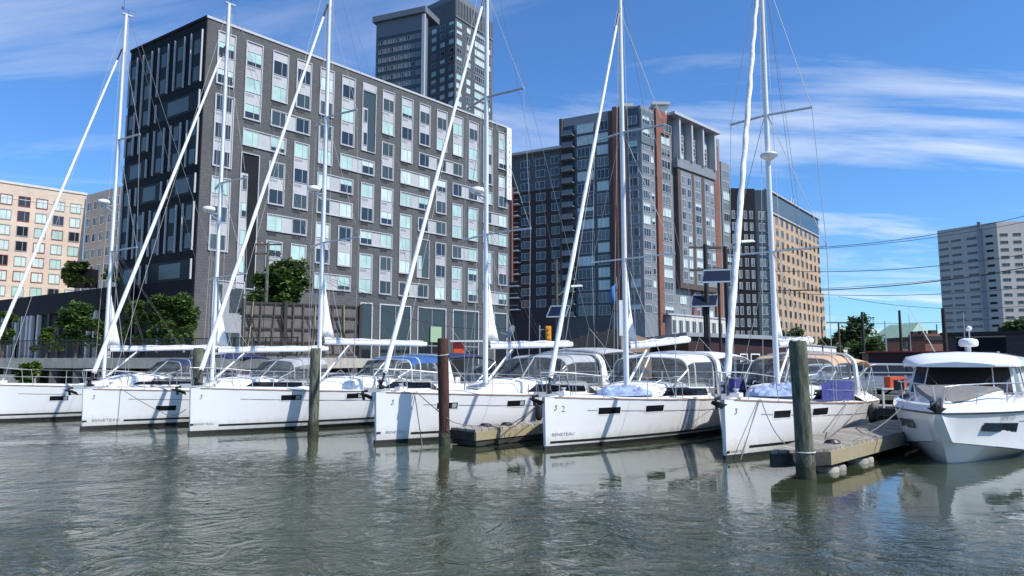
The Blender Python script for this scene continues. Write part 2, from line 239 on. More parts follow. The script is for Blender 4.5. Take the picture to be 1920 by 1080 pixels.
# ------------------------------------------------------------------ mesh helper
class MB:
    def __init__(s): s.v = []; s.f = []; s.m = []
    def add(s, vs, fs, mi=0):
        o = len(s.v); s.v += [tuple(v) for v in vs]
        for i, f in enumerate(fs):
            s.f.append(tuple(o+k for k in f)); s.m.append(mi[i] if isinstance(mi, list) else mi)
        return s
    def box(s, x0, x1, y0, y1, z0, z1, mi=0):
        return s.add([(x0, y0, z0), (x1, y0, z0), (x1, y1, z0), (x0, y1, z0), (x0, y0, z1), (x1, y0, z1), (x1, y1, z1), (x0, y1, z1)],
                     [(0, 3, 2, 1), (4, 5, 6, 7), (0, 1, 5, 4), (1, 2, 6, 5), (2, 3, 7, 6), (3, 0, 4, 7)], mi)
    def hexa(s, p, mi=0):       # 8 corners, bottom ring then top ring
        return s.add(p, [(0, 3, 2, 1), (4, 5, 6, 7), (0, 1, 5, 4), (1, 2, 6, 5), (2, 3, 7, 6), (3, 0, 4, 7)], mi)
    def bar(s, a, b, w, h, mi=0, up=Vector((0, 0, 1))):
        a = Vector(a); b = Vector(b); d = (b-a).normalized(); sx = d.cross(up)
        if sx.length < 1e-4: sx = Vector((1, 0, 0))
        sx.normalize(); u = sx.cross(d).normalized(); sx = sx*w/2; u = u*h/2
        return s.hexa([a-sx-u, a+sx-u, b+sx-u, b-sx-u, a-sx+u, a+sx+u, b+sx+u, b-sx+u], mi)
    def tube(s, pts, r, n=8, mi=0, r2=None, sq=(1, 1), wob=None):
        pts = [Vector(p) for p in pts]; rings = []; k = len(pts)
        pu = None
        for i, p in enumerate(pts):
            d = (pts[min(i+1, k-1)]-pts[max(i-1, 0)]).normalized()
            if pu is None:
                pu = Vector((0, 0, 1)) if abs(d.z) < 0.9 else Vector((1, 0, 0))
            a = d.cross(pu).normalized(); u = a.cross(d).normalized(); pu = u
            rr = r if r2 is None else r+(r2-r)*i/max(1, k-1)
            if wob: rr *= wob(i)
            rings.append([p+a*(math.cos(2*math.pi*j/n)*rr*sq[0])+u*(math.sin(2*math.pi*j/n)*rr*sq[1]) for j in range(n)])
        vs = [q for rg in rings for q in rg]; fs = []
        for i in range(k-1):
            for j in range(n):
                j2 = (j+1) % n; fs.append((i*n+j, i*n+j2, (i+1)*n+j2, (i+1)*n+j))
        fs.append(tuple(range(n-1, -1, -1))); fs.append(tuple((k-1)*n+j for j in range(n)))
        return s.add(vs, fs, mi)
    def lathe(s, prof, n=16, c=(0, 0, 0), mi=0, ax=None):
        vs = []; fs = []
        for (r, z) in prof:
            for j in range(n):
                a = 2*math.pi*j/n; q = Vector((max(r, 1e-4)*math.cos(a), max(r, 1e-4)*math.sin(a), z))
                if ax is not None: q = ax @ q
                vs.append(q+Vector(c))
        k = len(prof)
        for i in range(k-1):
            for j in range(n):
                j2 = (j+1) % n; fs.append((i*n+j, i*n+j2, (i+1)*n+j2, (i+1)*n+j))
        fs.append(tuple(range(n-1, -1, -1))); fs.append(tuple((k-1)*n+j for j in range(n)))
        return s.add(vs, fs, mi)
    def grid(s, rows, mi=0):
        o = len(s.v); nr = len(rows); nc = len(rows[0])
        for r in rows: s.v += [tuple(p) for p in r]
        for i in range(nr-1):
            for j in range(nc-1):
                s.f.append((o+i*nc+j, o+i*nc+j+1, o+(i+1)*nc+j+1, o+(i+1)*nc+j)); s.m.append(mi(i, j) if callable(mi) else mi)
        return s
    def build(s, name, mats, parent=None, smooth=None, bevel=0, solid=0):
        me = bpy.data.meshes.new(name); me.from_pydata([tuple(v) for v in s.v], [], s.f)
        if not isinstance(mats, (list, tuple)): mats = [mats]
        for m in mats: me.materials.append(m)
        me.polygons.foreach_set('material_index', s.m)
        bm = bmesh.new(); bm.from_mesh(me); bmesh.ops.recalc_face_normals(bm, faces=bm.faces); bm.to_mesh(me); bm.free()
        if smooth:
            me.polygons.foreach_set('use_smooth', [True]*len(me.polygons)); me.set_sharp_from_angle(angle=R(smooth))
        o = bpy.data.objects.new(name, me); COL.objects.link(o)
        if parent: o.parent = parent
        if bevel:
            b = o.modifiers.new('bevel', 'BEVEL'); b.width = bevel; b.segments = 2; b.limit_method = 'ANGLE'
        if solid:
            b = o.modifiers.new('solid', 'SOLIDIFY'); b.thickness = solid; b.offset = 0
        return o
def thing(name, label, cat, loc=(0, 0, 0), rz=0, group=None):
    o = bpy.data.objects.new(name, None); COL.objects.link(o); o.location = loc; o.rotation_euler = (0, 0, rz); o.empty_display_size = 0.3
    return tag(o, label, cat, group)
def tag(o, label, cat, group=None):
    o['label'] = label; o['category'] = cat
    if group: o['group'] = group
    return o
def struct(o): o['kind'] = 'structure'; return o
def recenter(o, loc):
    o.data.transform(Matrix.Translation(-Vector(loc))); o.location = loc; return o
TX = {}
def textmesh(s, size):
    if s not in TX:
        cu = bpy.data.curves.new('lettering', 'FONT'); cu.body = s; cu.size = 1; cu.resolution_u = 2
        ob = bpy.data.objects.new('lettering', cu); me = bpy.data.meshes.new_from_object(ob)
        TX[s] = ([tuple(v.co) for v in me.vertices], [tuple(p.vertices) for p in me.polygons])
        bpy.data.objects.remove(ob); bpy.data.meshes.remove(me)
    v, f = TX[s]; return [(x*size, y*size) for x, y, z in v], f
# ------------------------------------------------------------------ ground, water
def big(name, pts, z, m):
    mb = MB(); mb.add([(x, y, z) for x, y in pts], [tuple(range(len(pts)))]); return struct(mb.build(name, m))
big('water', [(-3000, -400), (3000, -400), (3000, 3000), (-3000, 3000)], 0, watermat())
# shore line: left promenade at z 2.5, car park at z 0.55
SH = [(-140, 79), (-33, 46), (-12, 39.5), (15, 30.6), (45, 21), (160, -15)]
LOT = 0.55
mb = MB(); top = [(x, y, LOT) for x, y in SH]+[(3000, -15, LOT), (3000, 4000, LOT), (-3000, 4000, LOT), (-3000, 79, LOT)]
mb.add(top+[(x, y, -1) for x, y, z in top], [tuple(range(len(top)))]+[(i, i+1, i+1+len(top), i+len(top)) for i in range(len(SH)-1)])
struct(mb.build('ground', M['asph']))
# ------------------------------------------------------------------ sailing yachts
def lerp(a, b, t): return a+(b-a)*t
def sm(t): t = max(0, min(1, t)); return t*t*(3-2*t)
class Hull:
    def __init__(s, bow, th, L, B, sb, ss):
        s.bow = bow; s.th = R(th); s.L = L; s.B = B; s.sb = sb; s.ss = ss
        s.c = math.cos(s.th); s.s = math.sin(s.th)
    def sheer(s, x): u = x/s.L; return s.sb+(s.ss-s.sb)*(u**0.9)-0.05*math.sin(math.pi*min(1, max(0, u)))
    def bd(s, x):
        u = max(0, x)/s.L
        q = 1-(1-min(u/0.66, 1))**2.0
        return 0.045+(s.B/2-0.045)*q*(1-0.10*max(0, (u-0.66)/0.34)**2)
    def bw(s, x):
        u = max(0, x)/s.L
        q = 1-(1-min(u/0.70, 1))**1.75
        return 0.03+(s.B/2*0.80-0.03)*q*(1-0.22*max(0, (u-0.70)/0.30)**1.5)
    def hb(s, x, z):
        b, w, sh = s.bd(x), s.bw(x), s.sheer(x)
        if z < 0: return w*math.sqrt(max(0, 1-(z/-0.62)**2))
        f = min(1, z/sh)
        k = 0.62-0.2*min(1, x/s.L)         # topsides get fuller aft, with a soft chine
        v = w+(b-w)*f**k
        ch = max(0, (x/s.L-0.45)/0.55)*0.05
        return v+ch*math.exp(-((z-0.33)/0.10)**2)
    def w(s, x, y, z): return Vector((s.bow[0]+x*s.c-y*s.s, s.bow[1]+x*s.s+y*s.c, z))
    def side(s, x, z, off=0.0): return Vector((x, -s.hb(x, z)-off, z))
    def solve(s, px, z):
        lo, hi = 0.0, s.L*0.95
        for _ in range(40):
            m = (lo+hi)/2; q = proj(s.w(m, -s.hb(m, z), z))
            if q[0] < px: lo = m
            else: hi = m
        return (lo+hi)/2
def hull_patch(mb, H, x0, x1, zf0, zf1, off, mi=0, nx=10, nz=2):
    rows = []
    for j in range(nz+1):
        row = []
        for i in range(nx+1):
            x = lerp(x0, x1, i/nx); z0 = zf0(x) if callable(zf0) else zf0; z1 = zf1(x) if callable(zf1) else zf1
            row.append(H.side(x, lerp(z0, z1, j/nz), off))
        rows.append(row)
    mb.grid(rows, mi)
def yacht(label, bow, th, L=11.0, B=3.7, sb=1.36, ss=1.02, mx=4.3, mtop=16.0, fz=14.8, boomz=2.75, booml=4.6, boom_rise=0.15, r_mast=0.095,
          radome=None, dodger=None, bimini=None, arch=None, wins=(), winz=0.95, trunk_win=(0.44, 0.66), brand=None, hookpx=None, num=None, coach_h=0.40, sprd=(0.40, 0.68), sailtri=True,
          furl='sail', furl_r=0.075, boom=True, plain_stripe=0.0, lowline=0.30, seed=1, ring=None, tri_h=2.1, deckx=0.30, anchor=True):
    rnd = random.Random(seed); H = Hull(bow, th, L, B, sb, ss)
    root = thing('sailing_yacht', label, 'sailing yacht', (bow[0], bow[1], 0), H.th, 'sailing yachts moored bow out')
    # hull: loft of stations, closed by the transom
    st = [0, .012, .04, .08, .13, .19, .26, .34, .42, .5, .58, .66, .74, .82, .9, .96, 1.0]
    zs = [-.5, -.3, -.1, 0, .06, .12, .2, .27, .33, .40, .5, .62, .75, .88, 1.0]
    hb_ = MB(); left = []; right = []
    for u in st:
        x = u*L; sh = H.sheer(x); row = []
        for k, zz in enumerate(zs):
            z = zz if zz <= 0 else zz*sh
            xx = x+(0.05*(1-z/sh) if u == 0 and z > 0 else 0)+(0.25*(1-max(0, z)/sh) if u == 1 else 0)*-1
            row.append((xx, H.hb(x, z), z))
        left.append([(a, -b, c) for a, b, c in row]); right.append(row)
    nz = len(zs)
    def hm(i, j):
        z = right[i][j+1][2]; return 1 if z <= 0.09 else 0
    # exact paint line: insert via material on separate lower rows
    hb_.grid(left, hm); hb_.grid(right, hm)
    for rows in ((left[0], right[0]), (left[-1], right[-1])):
        hb_.grid([rows[0], rows[1]], lambda i, j: 1 if rows[0][j+1][2] <= 0.09 else 0)
    hull = hb_.build('hull', [M['hullg'], M['antifoul']], root, smooth=40)
    # bottom paint band following the waterline, stripes and lettering on both sides
    def both(fn, name, m, x0, x1, z0, z1, off, nx=26):
        mb = MB(); hull_patch(mb, H, x0, x1, z0, z1, off, 0, nx, 2); n = len(mb.v)
        mb.add([(x, -y, z) for x, y, z in mb.v], list(mb.f)); return mb.build(name, m, hull)
    both(None, 'bottom_paint', M['antifoul'], 0.0, L*0.97, -0.05, lambda x: 0.10+0.03*x/L, 0.006)
    xb = 0.3
    if brand:
        xb = H.solve(brand[0], 0.3); xe = H.solve(brand[1], 0.3)
        mb = MB(); v, f = textmesh('BENETEAU', 1.0); w_ = max(p[0] for p in v); k = (xe-xb)/w_; zb = brand[2]
        mb.add([tuple(H.side(xb+p[0]*k, zb+p[1]*k*0.8, 0.006)) for p in v], f); mb.build('lettering', M['greyline'], hull)
        if brand[3]:
            xa = H.solve(brand[0]-18, 0.3); mb = MB(); hull_patch(mb, H, max(0.03, xa), max(0.12, xa+0.12), brand[2], brand[2]+0.05, 0.006, 0, 3, 1); mb.build('badge', M['stripe'], hull)
        xb = xe+0.12
    if plain_stripe: xb = plain_stripe
    both(None, 'boot_stripe', M['stripe'], xb, L*0.96, lambda x: lowline*0.75-0.01+0.02*x/L, lambda x: lowline*0.75+0.05+0.02*x/L, 0.006)
    both(None, 'cove_line', M['greyline'], L*0.11, L*0.95, lambda x: H.sheer(x)-0.32, lambda x: H.sheer(x)-0.302, 0.004)
    both(None, 'toe_rail', M['teak'], 0.25, L*0.99, lambda x: H.sheer(x)-0.015, lambda x: H.sheer(x)+0.02, 0.012)
    if hookpx:
        hx = H.solve(hookpx, 1.0); mb = MB(); zz = H.sheer(hx)-0.33
        pts = [(x_*.62, y_*.8+.02) for x_, y_ in [(0.05, .12), (0.02, .15), (-0.02, .13), (0.0, .09), (0.03, .05), (0.01, .0), (-0.04, -.01), (-0.06, .02)]]
        for a, b in zip(pts, pts[1:]):
            pa, pb = H.side(hx+a[0], zz+a[1], 0.006), H.side(hx+b[0], zz+b[1], 0.006); mb.bar(pa, pb, 0.014, 0.012)
        mb.build('seahorse_emblem', M['greyline'], hull)
    if num:
        nx_ = H.solve(num[1], 1.0); v, f = textmesh(num[0], 0.22); mb = MB()
        mb.add([tuple(H.side(nx_+p[0], H.sheer(nx_)-0.36+p[1], 0.006)) for p in v], f); mb.build('lettering', M['greyline'], hull)
    for (pa, pb) in wins:
        xa, xb_ = H.solve(pa, winz), H.solve(pb, winz); mb = MB()
        hull_patch(mb, H, xa, xb_, winz-0.085, winz+0.085, 0.008, 0, 4, 2); hull_patch(mb, H, xa-0.03, xb_+0.03, winz-0.115, winz+0.115, 0.004, 1, 4, 2)
        if rnd.random() < 0.6: hull_patch(mb, H, lerp(xa, xb_, .72), lerp(xa, xb_, .94), winz-0.06, winz+0.06, 0.011, 2, 2, 1)
        k = len(mb.v); w = mb.build('hull_window', [M['tint'], M['white'], M['gcan']], root)
    # deck with a cockpit well
    mb = MB(); ck = L*0.70; cw = lambda x: H.bd(x)-0.5; fl = ss-0.42
    xs = [u*L for u in st if u*L < ck]+[ck]
    mb.grid([[(x, H.bd(x)*q, H.sheer(x)+0.012+0.07*(1-q*q)*min(1, x)) for q in (-1, -.75, -.4, 0, .4, .75, 1)] for x in xs])
    xs2 = [ck, L*.8, L*.9, L]
    for sgn in (-1, 1):
        mb.grid([[(x, sgn*H.bd(x), H.sheer(x)+0.012), (x, sgn*(cw(x)+0.08), H.sheer(x)+0.26), (x, sgn*cw(x), H.sheer(x)+0.26), (x, sgn*(cw(x)-.02), ss-0.02), (x, sgn*(cw(x)-.45), ss-0.02), (x, sgn*(cw(x)-.47), fl)] for x in xs2])
    mb.grid([[(x, y*(cw(x)-.47), fl) for y in (-1, 1)] for x in xs2])
    mb.add([(ck, -cw(ck), fl), (ck, cw(ck), fl), (ck, cw(ck), H.sheer(ck)+.3), (ck, -cw(ck), H.sheer(ck)+.3)], [(0, 1, 2, 3)])
    deck = mb.build('deck', M['deckw'], root, smooth=35)
    # coachroof
    x0, x1 = L*deckx, L*0.71; rows = []
    def ctop(x): return H.sheer(x)+0.05+coach_h*sm((x-x0)/(L*0.16))*(1+0.05*(x-x0)/L)
    def cwid(x): return (H.bd(x)-0.52)*(0.55+0.45*sm((x-x0)/(L*0.12)))
    n = 14
    for i in range(n+1):
        x = lerp(x0, x1, i/n); w_ = cwid(x); z0 = H.sheer(x); zt = ctop(x); d = zt-z0
        rows.append([(x, -w_, z0), (x, -w_+.05*d/.4, z0+d*.55), (x, -w_+.16, z0+d*.93), (x, -w_*.5, zt+.03), (x, 0, zt+.05), (x, w_*.5, zt+.03), (x, w_-.16, z0+d*.93), (x, w_-.05*d/.4, z0+d*.55), (x, w_, z0)])
    mb = MB(); mb.grid(rows); mb.add(rows[-1], [tuple(range(9))]); mb.add(rows[0], [tuple(range(9))])
    coach = mb.build('coachroof', M['deckw'], root, smooth=50)
    ta, tb = trunk_win[0]*L, trunk_win[1]*L; mb = MB()
    for sgn in (-1, 1):
        rws = []
        for k in range(3):
            f = (0.2, 0.5, 0.74)[k]; r_ = []
            for i in range(9):
                x = lerp(ta+(0.35 if k == 0 else 0.0)*0+(f-0.2)*0.9, tb, i/8); w_ = cwid(x); z0 = H.sheer(x); d = ctop(x)-z0
                yy = w_-.05*d/.4*(f/.55) if f <= .55 else lerp(w_-.05*d/.4, w_-.16, (f-.55)/.38)
                r_.append((x, sgn*(yy+0.008), z0+d*f))
            rws.append(r_)
        mb.grid(rws)
    mb.build('side_window', M['tint'], coach)
    for hx in (x0+L*0.05, x0+L*0.19):
        mb = MB(); zz = ctop(hx)+0.05; mb.box(hx-.27, hx+.27, -.27, .27, zz-.03, zz+.03); mb.box(hx-.22, hx+.22, -.22, .22, zz+.03, zz+.045, 1); mb.build('deck_hatch', [M['alu'], M['tint']], coach)
    mb = MB()
    for sgn in (-1, 1): mb.tube([(lerp(x0+1.2, x1-.2, t), sgn*(cwid(lerp(x0+1.2, x1, t))-.25), ctop(lerp(x0+1.2, x1, t))+.06+.05*math.sin(math.pi*t*3)**2) for t in [i/9 for i in range(10)]], 0.014, 5)
    mb.build('grab_rail', M['steel'], coach)
    # mast
    zd = ctop(mx)+0.05; mb = MB(); mb.tube([(mx, 0, zd-.05), (mx, 0, mtop*.5), (mx, 0, mtop)], r_mast, 12, 0, r_mast*.88, sq=(1.0, 0.75))
    mb.tube([(mx+r_mast*.95, 0, boomz+.2), (mx+r_mast*.95, 0, mtop-.1)], 0.012, 5, 1); mb.box(mx-.16, mx+.26, -.06, .06, mtop, mtop+.05, 1)
    mb.lathe([(.16, zd-.04), (.15, zd+.03), (r_mast, zd+.06)], 12, (mx, 0, 0), 1)
    mast = mb.build('mast', [M['spar'], M['alu']], root, smooth=40)
    mb = MB(); mb.tube([(mx-.1, 0, mtop), (mx-.1, 0, mtop+.75)], 0.007, 4); mb.tube([(mx+.1, 0, mtop), (mx+.1, 0, mtop+.25)], 0.008, 4); mb.tube([(mx-.15, 0, mtop+.25), (mx+.4, 0, mtop+.27)], 0.006, 4); mb.box(mx-.2, mx-.1, -.004, .004, mtop+.2, mtop+.34)
    mb.build('masthead_instruments', M['black'], mast)
    zl = [lerp(zd, fz, sprd[0]), lerp(zd, fz, sprd[1])]; sw = [1.50*B/3.7, 1.28*B/3.7]
    tips = {}
    for k in (0, 1):
        for sgn in (-1, 1):
            tip = (mx+0.30*sw[k], sgn*sw[k], zl[k]+0.07); tips[(k, sgn)] = tip
            mb = MB(); mb.bar((mx, sgn*.05, zl[k]), tip, 0.10, 0.035); mb.tube([Vector(tip)-Vector((0, 0, .05)), Vector(tip)+Vector((0, 0, .05))], 0.02, 6); mb.build('spreader', M['alu'], mast)
    for sgn in (-1, 1):
        cpn = (mx+0.45, sgn*(H.bd(mx)-0.12), H.sheer(mx)+.03); mb = MB()
        for path in ([cpn, tips[(0, sgn)], tips[(1, sgn)], (mx, sgn*.05, fz)], [cpn, (mx, sgn*.06, zl[0]-.05)], [tips[(0, sgn)], (mx, sgn*.06, zl[1]-.05)]):
            mb.tube(path, 0.010, 4)
        mb.tube([cpn, Vector(cpn)+Vector((0, 0, .28))], 0.016, 5); mb.build('shroud', M['wire'], root)
        mb = MB(); sc = (L-.1, sgn*(H.bd(L)-.25), H.sheer(L)); yk = (L-1.4, 0, lerp(H.sheer(L), mtop, .16))
        mb.tube([sc, yk], 0.007, 4)
        if sgn == 1: mb.tube([yk, (mx+.25, 0, mtop)], 0.0075, 4)
        mb.build('backstay', M['wire'], root)
    # forestay with the furled headsail
    fb = (0.18, 0, H.sheer(0)+0.12); ft = (mx-.08, 0, fz); mb = MB(); fv = Vector(ft)-Vector(fb)
    pts = [Vector(fb)+fv*t for t in [0.03+0.93*i/60 for i in range(61)]]
    if furl == 'sail':
        mb.tube(pts, furl_r, 9, 0, furl_r*.55, wob=lambda i: 1+0.05*math.sin(i*1.1)+0.04*rnd.random())
    else:
        pts = [p+Vector((0.008*math.sin(i*1.3), 0.008*math.cos(i*1.3), 0)) for i, p in enumerate(pts)]
        mb.tube(pts, furl_r, 9, 0, furl_r*.6, wob=lambda i: 1+0.10*math.sin(i*1.4)+0.12*rnd.random())
    mb.build('furled_sail', M['sail' if furl == 'sail' else 'sailw'], root, smooth=60)
    mb = MB(); mb.tube([fb, Vector(fb)+fv*.05], 0.03, 6); mb.lathe([(.03, 0), (.11, .02), (.11, .05), (.05, .07), (.05, .14), (.11, .16), (.11, .19), (.04, .22)], 12, fb); mb.build('furling_drum', M['black'], root, smooth=40)
    mb = MB(); mb.tube([Vector(fb)+fv*.955, ft], 0.035, 6); mb.tube([Vector(fb), Vector(ft)], 0.007, 4); mb.build('forestay', M['black'], root)
    mb = MB(); hx = .6
    for q in ((mx-.12, .03, mtop-.6, 1.0, .25), (mx+.12, -.04, mtop-.4, mx+.22, -.25), (mx-.13, -.02, fz-.3, mx-.25, .3)):
        mb.tube([(q[0], q[1], q[2]), (q[3], q[4], H.sheer(q[3])+.35)], 0.006, 4)
    mb.build('halyard', M['ropew'], root)
    # boom, its stowed sail, vang and lifts
    if boom:
        bz = boomz; be = (mx+booml, 0, bz+boom_rise); ba = (mx+.18, 0, bz)
        mb = MB(); mb.tube([ba, be], 0.085, 10, 0, sq=(.8, 1.15)); mb.tube([(mx+.02, 0, bz), ba], .05, 6, 1); mb.box(be[0]-.02, be[0]+.03, -.07, .07, be[2]-.1, be[2]+.1, 1); bo = mb.build('boom', [M['spar'], M['black']], root, smooth=40)
        mb = MB(); pts = [Vector(ba)+(Vector(be)-Vector(ba))*t+Vector((0, 0, .10+.015*math.sin(t*23))) for t in [i/24 for i in range(24)]]
        mb.tube(pts, 0.055, 8, 0, .035, wob=lambda i: 1+.25*rnd.random()); mb.build('stowed_sail', M['cover'], bo, smooth=60)
        mb = MB(); mb.tube([(mx+.12, 0, zd+.12), (mx+1.25, 0, bz-.08)], 0.042, 8, 0, .03); mb.tube([(mx+.12, 0, zd+.05), (mx+1.35, 0, bz-.1)], 0.008, 4, 1); mb.build('boom_vang', [M['spar'], M['rope']], root)
        mb = MB()
        mb.tube([be, (mx+.15, 0, mtop-.05)], 0.0065, 4); 
        for t in (0.3, 0.62): 
            for sgn in (-1, 1): mb.tube([Vector(ba).lerp(Vector(be), t)+Vector((0, sgn*.08, .05)), (mx+.05, sgn*.1, zl[0]+.2)], 0.005, 4)
        for t in (.72, .8): mb.tube([Vector(ba).lerp(Vector(be), t), (L*.66, .3*(1 if t > .75 else -1), ctop(L*.66)+.05)], .006, 4)
        mb.build('boom_line', M['rope'], bo)
        if sailtri:      # head of the mainsail sticking out of the mast
            mb = MB(); rows = []
            for i in range(9):
                t = i/8; z = bz+.20+tri_h*t; w_ = 0.46*(1-t)+0.02
                rows.append([(mx+.10+w_*q, 0.05*math.sin(q*5+t*6)*(1-t), z-0.06*q) for q in (0, .25, .5, .75, 1)])
            mb.grid(rows); mb.build('mainsail_clew', M['sail'], root, smooth=60, solid=.012)
    if radome:
        rz, rs = radome; mb = MB(); c = (mx-.42, 0, rz)
        mb.lathe([(q*.8, z) for q, z in ((.02, -.10), (.22, -.09), (.29, -.04), (.30, .02), (.27, .07), (.15, .10), (.02, .11))], 18, c); mb.bar((mx-.08, 0, rz-.14), (mx-.5, 0, rz-.13), .12, .03, 1); mb.bar((mx-.08, 0, rz-.35), (mx-.4, 0, rz-.14), .03, .03, 1)
        mb.build('radar_dome', [M['white'], M['alu']], mast, smooth=40)
    if ring:
        mb = MB(); mb.lathe([(.04, -.14), (.08, -.13), (.20, -.04), (.235, .02), (.225, .06), (.15, .09), (.02, .10)], 20, (mx-.06, -.05, ring)); mb.lathe([(.24, .0), (.24, .03)], 20, (mx-.06, -.05, ring), 1); mb.build('radar_dome', [M['white'], M['steel']], mast, smooth=40)
    # dodger
    if dodger:
        dx0, dx1, dz, m1, m2, style = dodger; w_ = cwid(lerp(dx0, dx1, .5))+.12; base = ctop(dx0)+.02
        def sec(x, zt, ww, zb):
            pts = []; rr = 0.34
            pts.append((x+.0, -ww, zb)); pts.append((x, -ww, zb+(zt-zb)*.3)); pts.append((x, -ww+.02, zt-rr-.02))
            for a in (20, 40, 60, 80): pts.append((x, -ww+.03+rr-rr*math.cos(R(a)), zt-rr-.02+rr*math.sin(R(a))))
            pts += [(x, -ww*.33, zt+.015), (x, 0, zt+.025)]
            return pts+[(p[0], -p[1], p[2]) for p in pts[-2::-1]]
        lo = lambda x: H.sheer(x)+.34
        S = [[(x_+.0, y_, z_) for x_, y_, z_ in sec(dx0, base+.40, w_*.92, base-.05)]]
        S[0] = [(dx0-.05+.12*abs(p[1])/w_*abs(p[1])/w_, p[1], base+.02) for p in S[0]]
        S.append(sec(dx0+.62, dz-.10, w_*.97, lo(dx0+.6))); S.append(sec(dx0+1.0, dz, w_, lo(dx0+1))); S.append(sec(dx1, dz+.02, w_, lo(dx1)))
        nn = len(S[0])
        def dm(i, j):
            side = j < 2 or j >= nn-3
            if i == 0: return 1 if not side else 1
            if j in (0, nn-2): return 2 if style == 'skirt' else 1
            if side or j in (2, nn-4): return 1
            return 0
        mb = MB(); mb.grid(S, dm); dg = mb.build('dodger', [M[m1], M['vinyl'], M[m2]], root, smooth=40)
        mb = MB()
        for i, row in enumerate(S):
            if i == 0: continue
            mb.tube(row, 0.024, 5)
        k = nn//2
        for j in (2, k, nn-3): mb.tube([S[0][j], S[1][j]], .03, 5)
        for j in (0, nn-1): mb.tube([S[0][j]]+[S[i][j] for i in (1, 2, 3)], .022, 5)
        mb.build('dodger_frame', M['deckw'] if m1 in ('pcan', 'blue') else M['gcan'], dg)
        if style == 'skirt':
            mb = MB()
            for sgn in (-1, 1):
                mb.grid([[(x, sgn*(w_+.07+.01*math.sin(x*9)), H.sheer(x)+.06), (x, sgn*(w_+.075), H.sheer(x)+.33), (x, sgn*(w_+.06+.012*math.sin(x*7)), H.sheer(x)+.60-(.10 if x < dx0-.9 else 0))] for x in [lerp(dx0-1.4, dx1+.05, q/11) for q in range(12)]])
            mb.build('dodger_skirt', M[m2], dg)
        if arch:
            mb = MB(); rowa = []
            for (q, wd) in ((0, 0), (1, 0)):
                pass
            path = sec(dx1+.09, dz+.05, w_+.07, H.sheer(dx1)-.02)
            for i, p in enumerate(path):
                e = 0.13 if 1 < i < nn-2 else 0.20
                p = Vector(p); ctr = Vector((p.x, 0, dz-.5)); o_ = (p-ctr); o_.x = 0; o_.normalize()
                lean = 0.28*(1-(p.z-path[0][2])/(dz-path[0][2]))
                rowa.append([p+Vector((lean-e, 0, 0)), p+Vector((lean+e, 0, 0)), p+Vector((lean+e, 0, 0))+o_*.08, p+Vector((lean-e, 0, 0))+o_*.08, p+Vector((lean-e, 0, 0))])
            mb.grid(rowa); mb.build('arch', M['gel'], root, smooth=35)
    if bimini:
        bx0, bx1, bz_, m1 = bimini; w_ = H.bd(L*.75)-.35; rows = []
        for i in range(9):
            t = i/8; x = lerp(bx0, bx1, t); dr = .10*(2*t-1)**2+.10*max(0, (t-.75)/.25)**1.5
            rows.append([(x, y*w_, bz_-dr-.16*abs(y)**3) for y in (-1, -.75, -.4, 0, .4, .75, 1)])
        mb = MB(); mb.grid(rows); bm_ = mb.build('bimini', M[m1], root, smooth=50, solid=.03)
        mb = MB()
        for sgn in (-1, 1):
            foot = (lerp(bx0, bx1, .45), sgn*(w_+.03), ss+.1)
            for t in (0, .5, 1): mb.tube([foot, (lerp(bx0, bx1, t), sgn*w_, bz_-.17-.10*(2*t-1)**2-(.1 if t == 1 else 0))], .013, 5)
            mb.tube([(lerp(bx0, bx1, 1), sgn*w_, bz_-.35), (L-.1, sgn*(w_+.1), ss+.3)], .011, 5)
        for t in (0, .5, 1): mb.tube([(lerp(bx0, bx1, t), y*w_, bz_-.02-.10*(2*t-1)**2-.16*abs(y)**3-(.1 if t == 1 else 0)) for y in (-1, -.7, -.35, 0, .35, .7, 1)], .012, 5)
        mb.build('bimini_frame', M['steel'], bm_)
    # rails
    def dk(x, sgn, h=0): return (x, sgn*(H.bd(x)-.07), H.sheer(x)+.02+h)
    mb = MB()
    for sgn in (-1, 1):
        mb.tube([dk(1.7, sgn, 0), dk(1.62, sgn, .58), dk(.9, sgn, .62), dk(.3, sgn, .62), (.02, sgn*.12, sb+.62), (-.08, 0, sb+.6)], .0125, 5)
        mb.tube([dk(.75, sgn, 0), dk(.62, sgn, .62)], .0125, 5); mb.tube([dk(1.64, sgn, .3), dk(.68, sgn, .32)], .009, 5); mb.tube([(.08, sgn*.05, sb), (-.02, sgn*.1, sb+.6)], .0125, 5)
    mb.build('pulpit', M['steel'], root)
    sx = [1.7+(L*.86-1.7)*i/5 for i in range(1, 6)]
    for sgn in (-1, 1):
        for x in sx:
            mb = MB(); mb.tube([dk(x, sgn, 0), dk(x, sgn, .6)], .012, 5); mb.build('stanchion', M['steel'], root)
        mb = MB()
        for h in (.32, .59): mb.tube([dk(1.64, sgn, h)]+[dk(x, sgn, h) for x in sx]+[dk(L-.5, sgn, h)], .0055, 4)
        mb.build('lifeline', M['wire'], root)
        mb = MB(); mb.tube([dk(L*.86, sgn, .6), dk(L-.3, sgn, .62), (L-.05, sgn*(H.bd(L)-.3), ss+.64), (L-.05, sgn*.55, ss+.64), (L-.05, sgn*.55, ss)], .0125, 5); mb.tube([dk(L-.3, sgn, 0), dk(L-.3, sgn, .62)], .0125, 5); mb.build('pushpit', M['steel'], root)
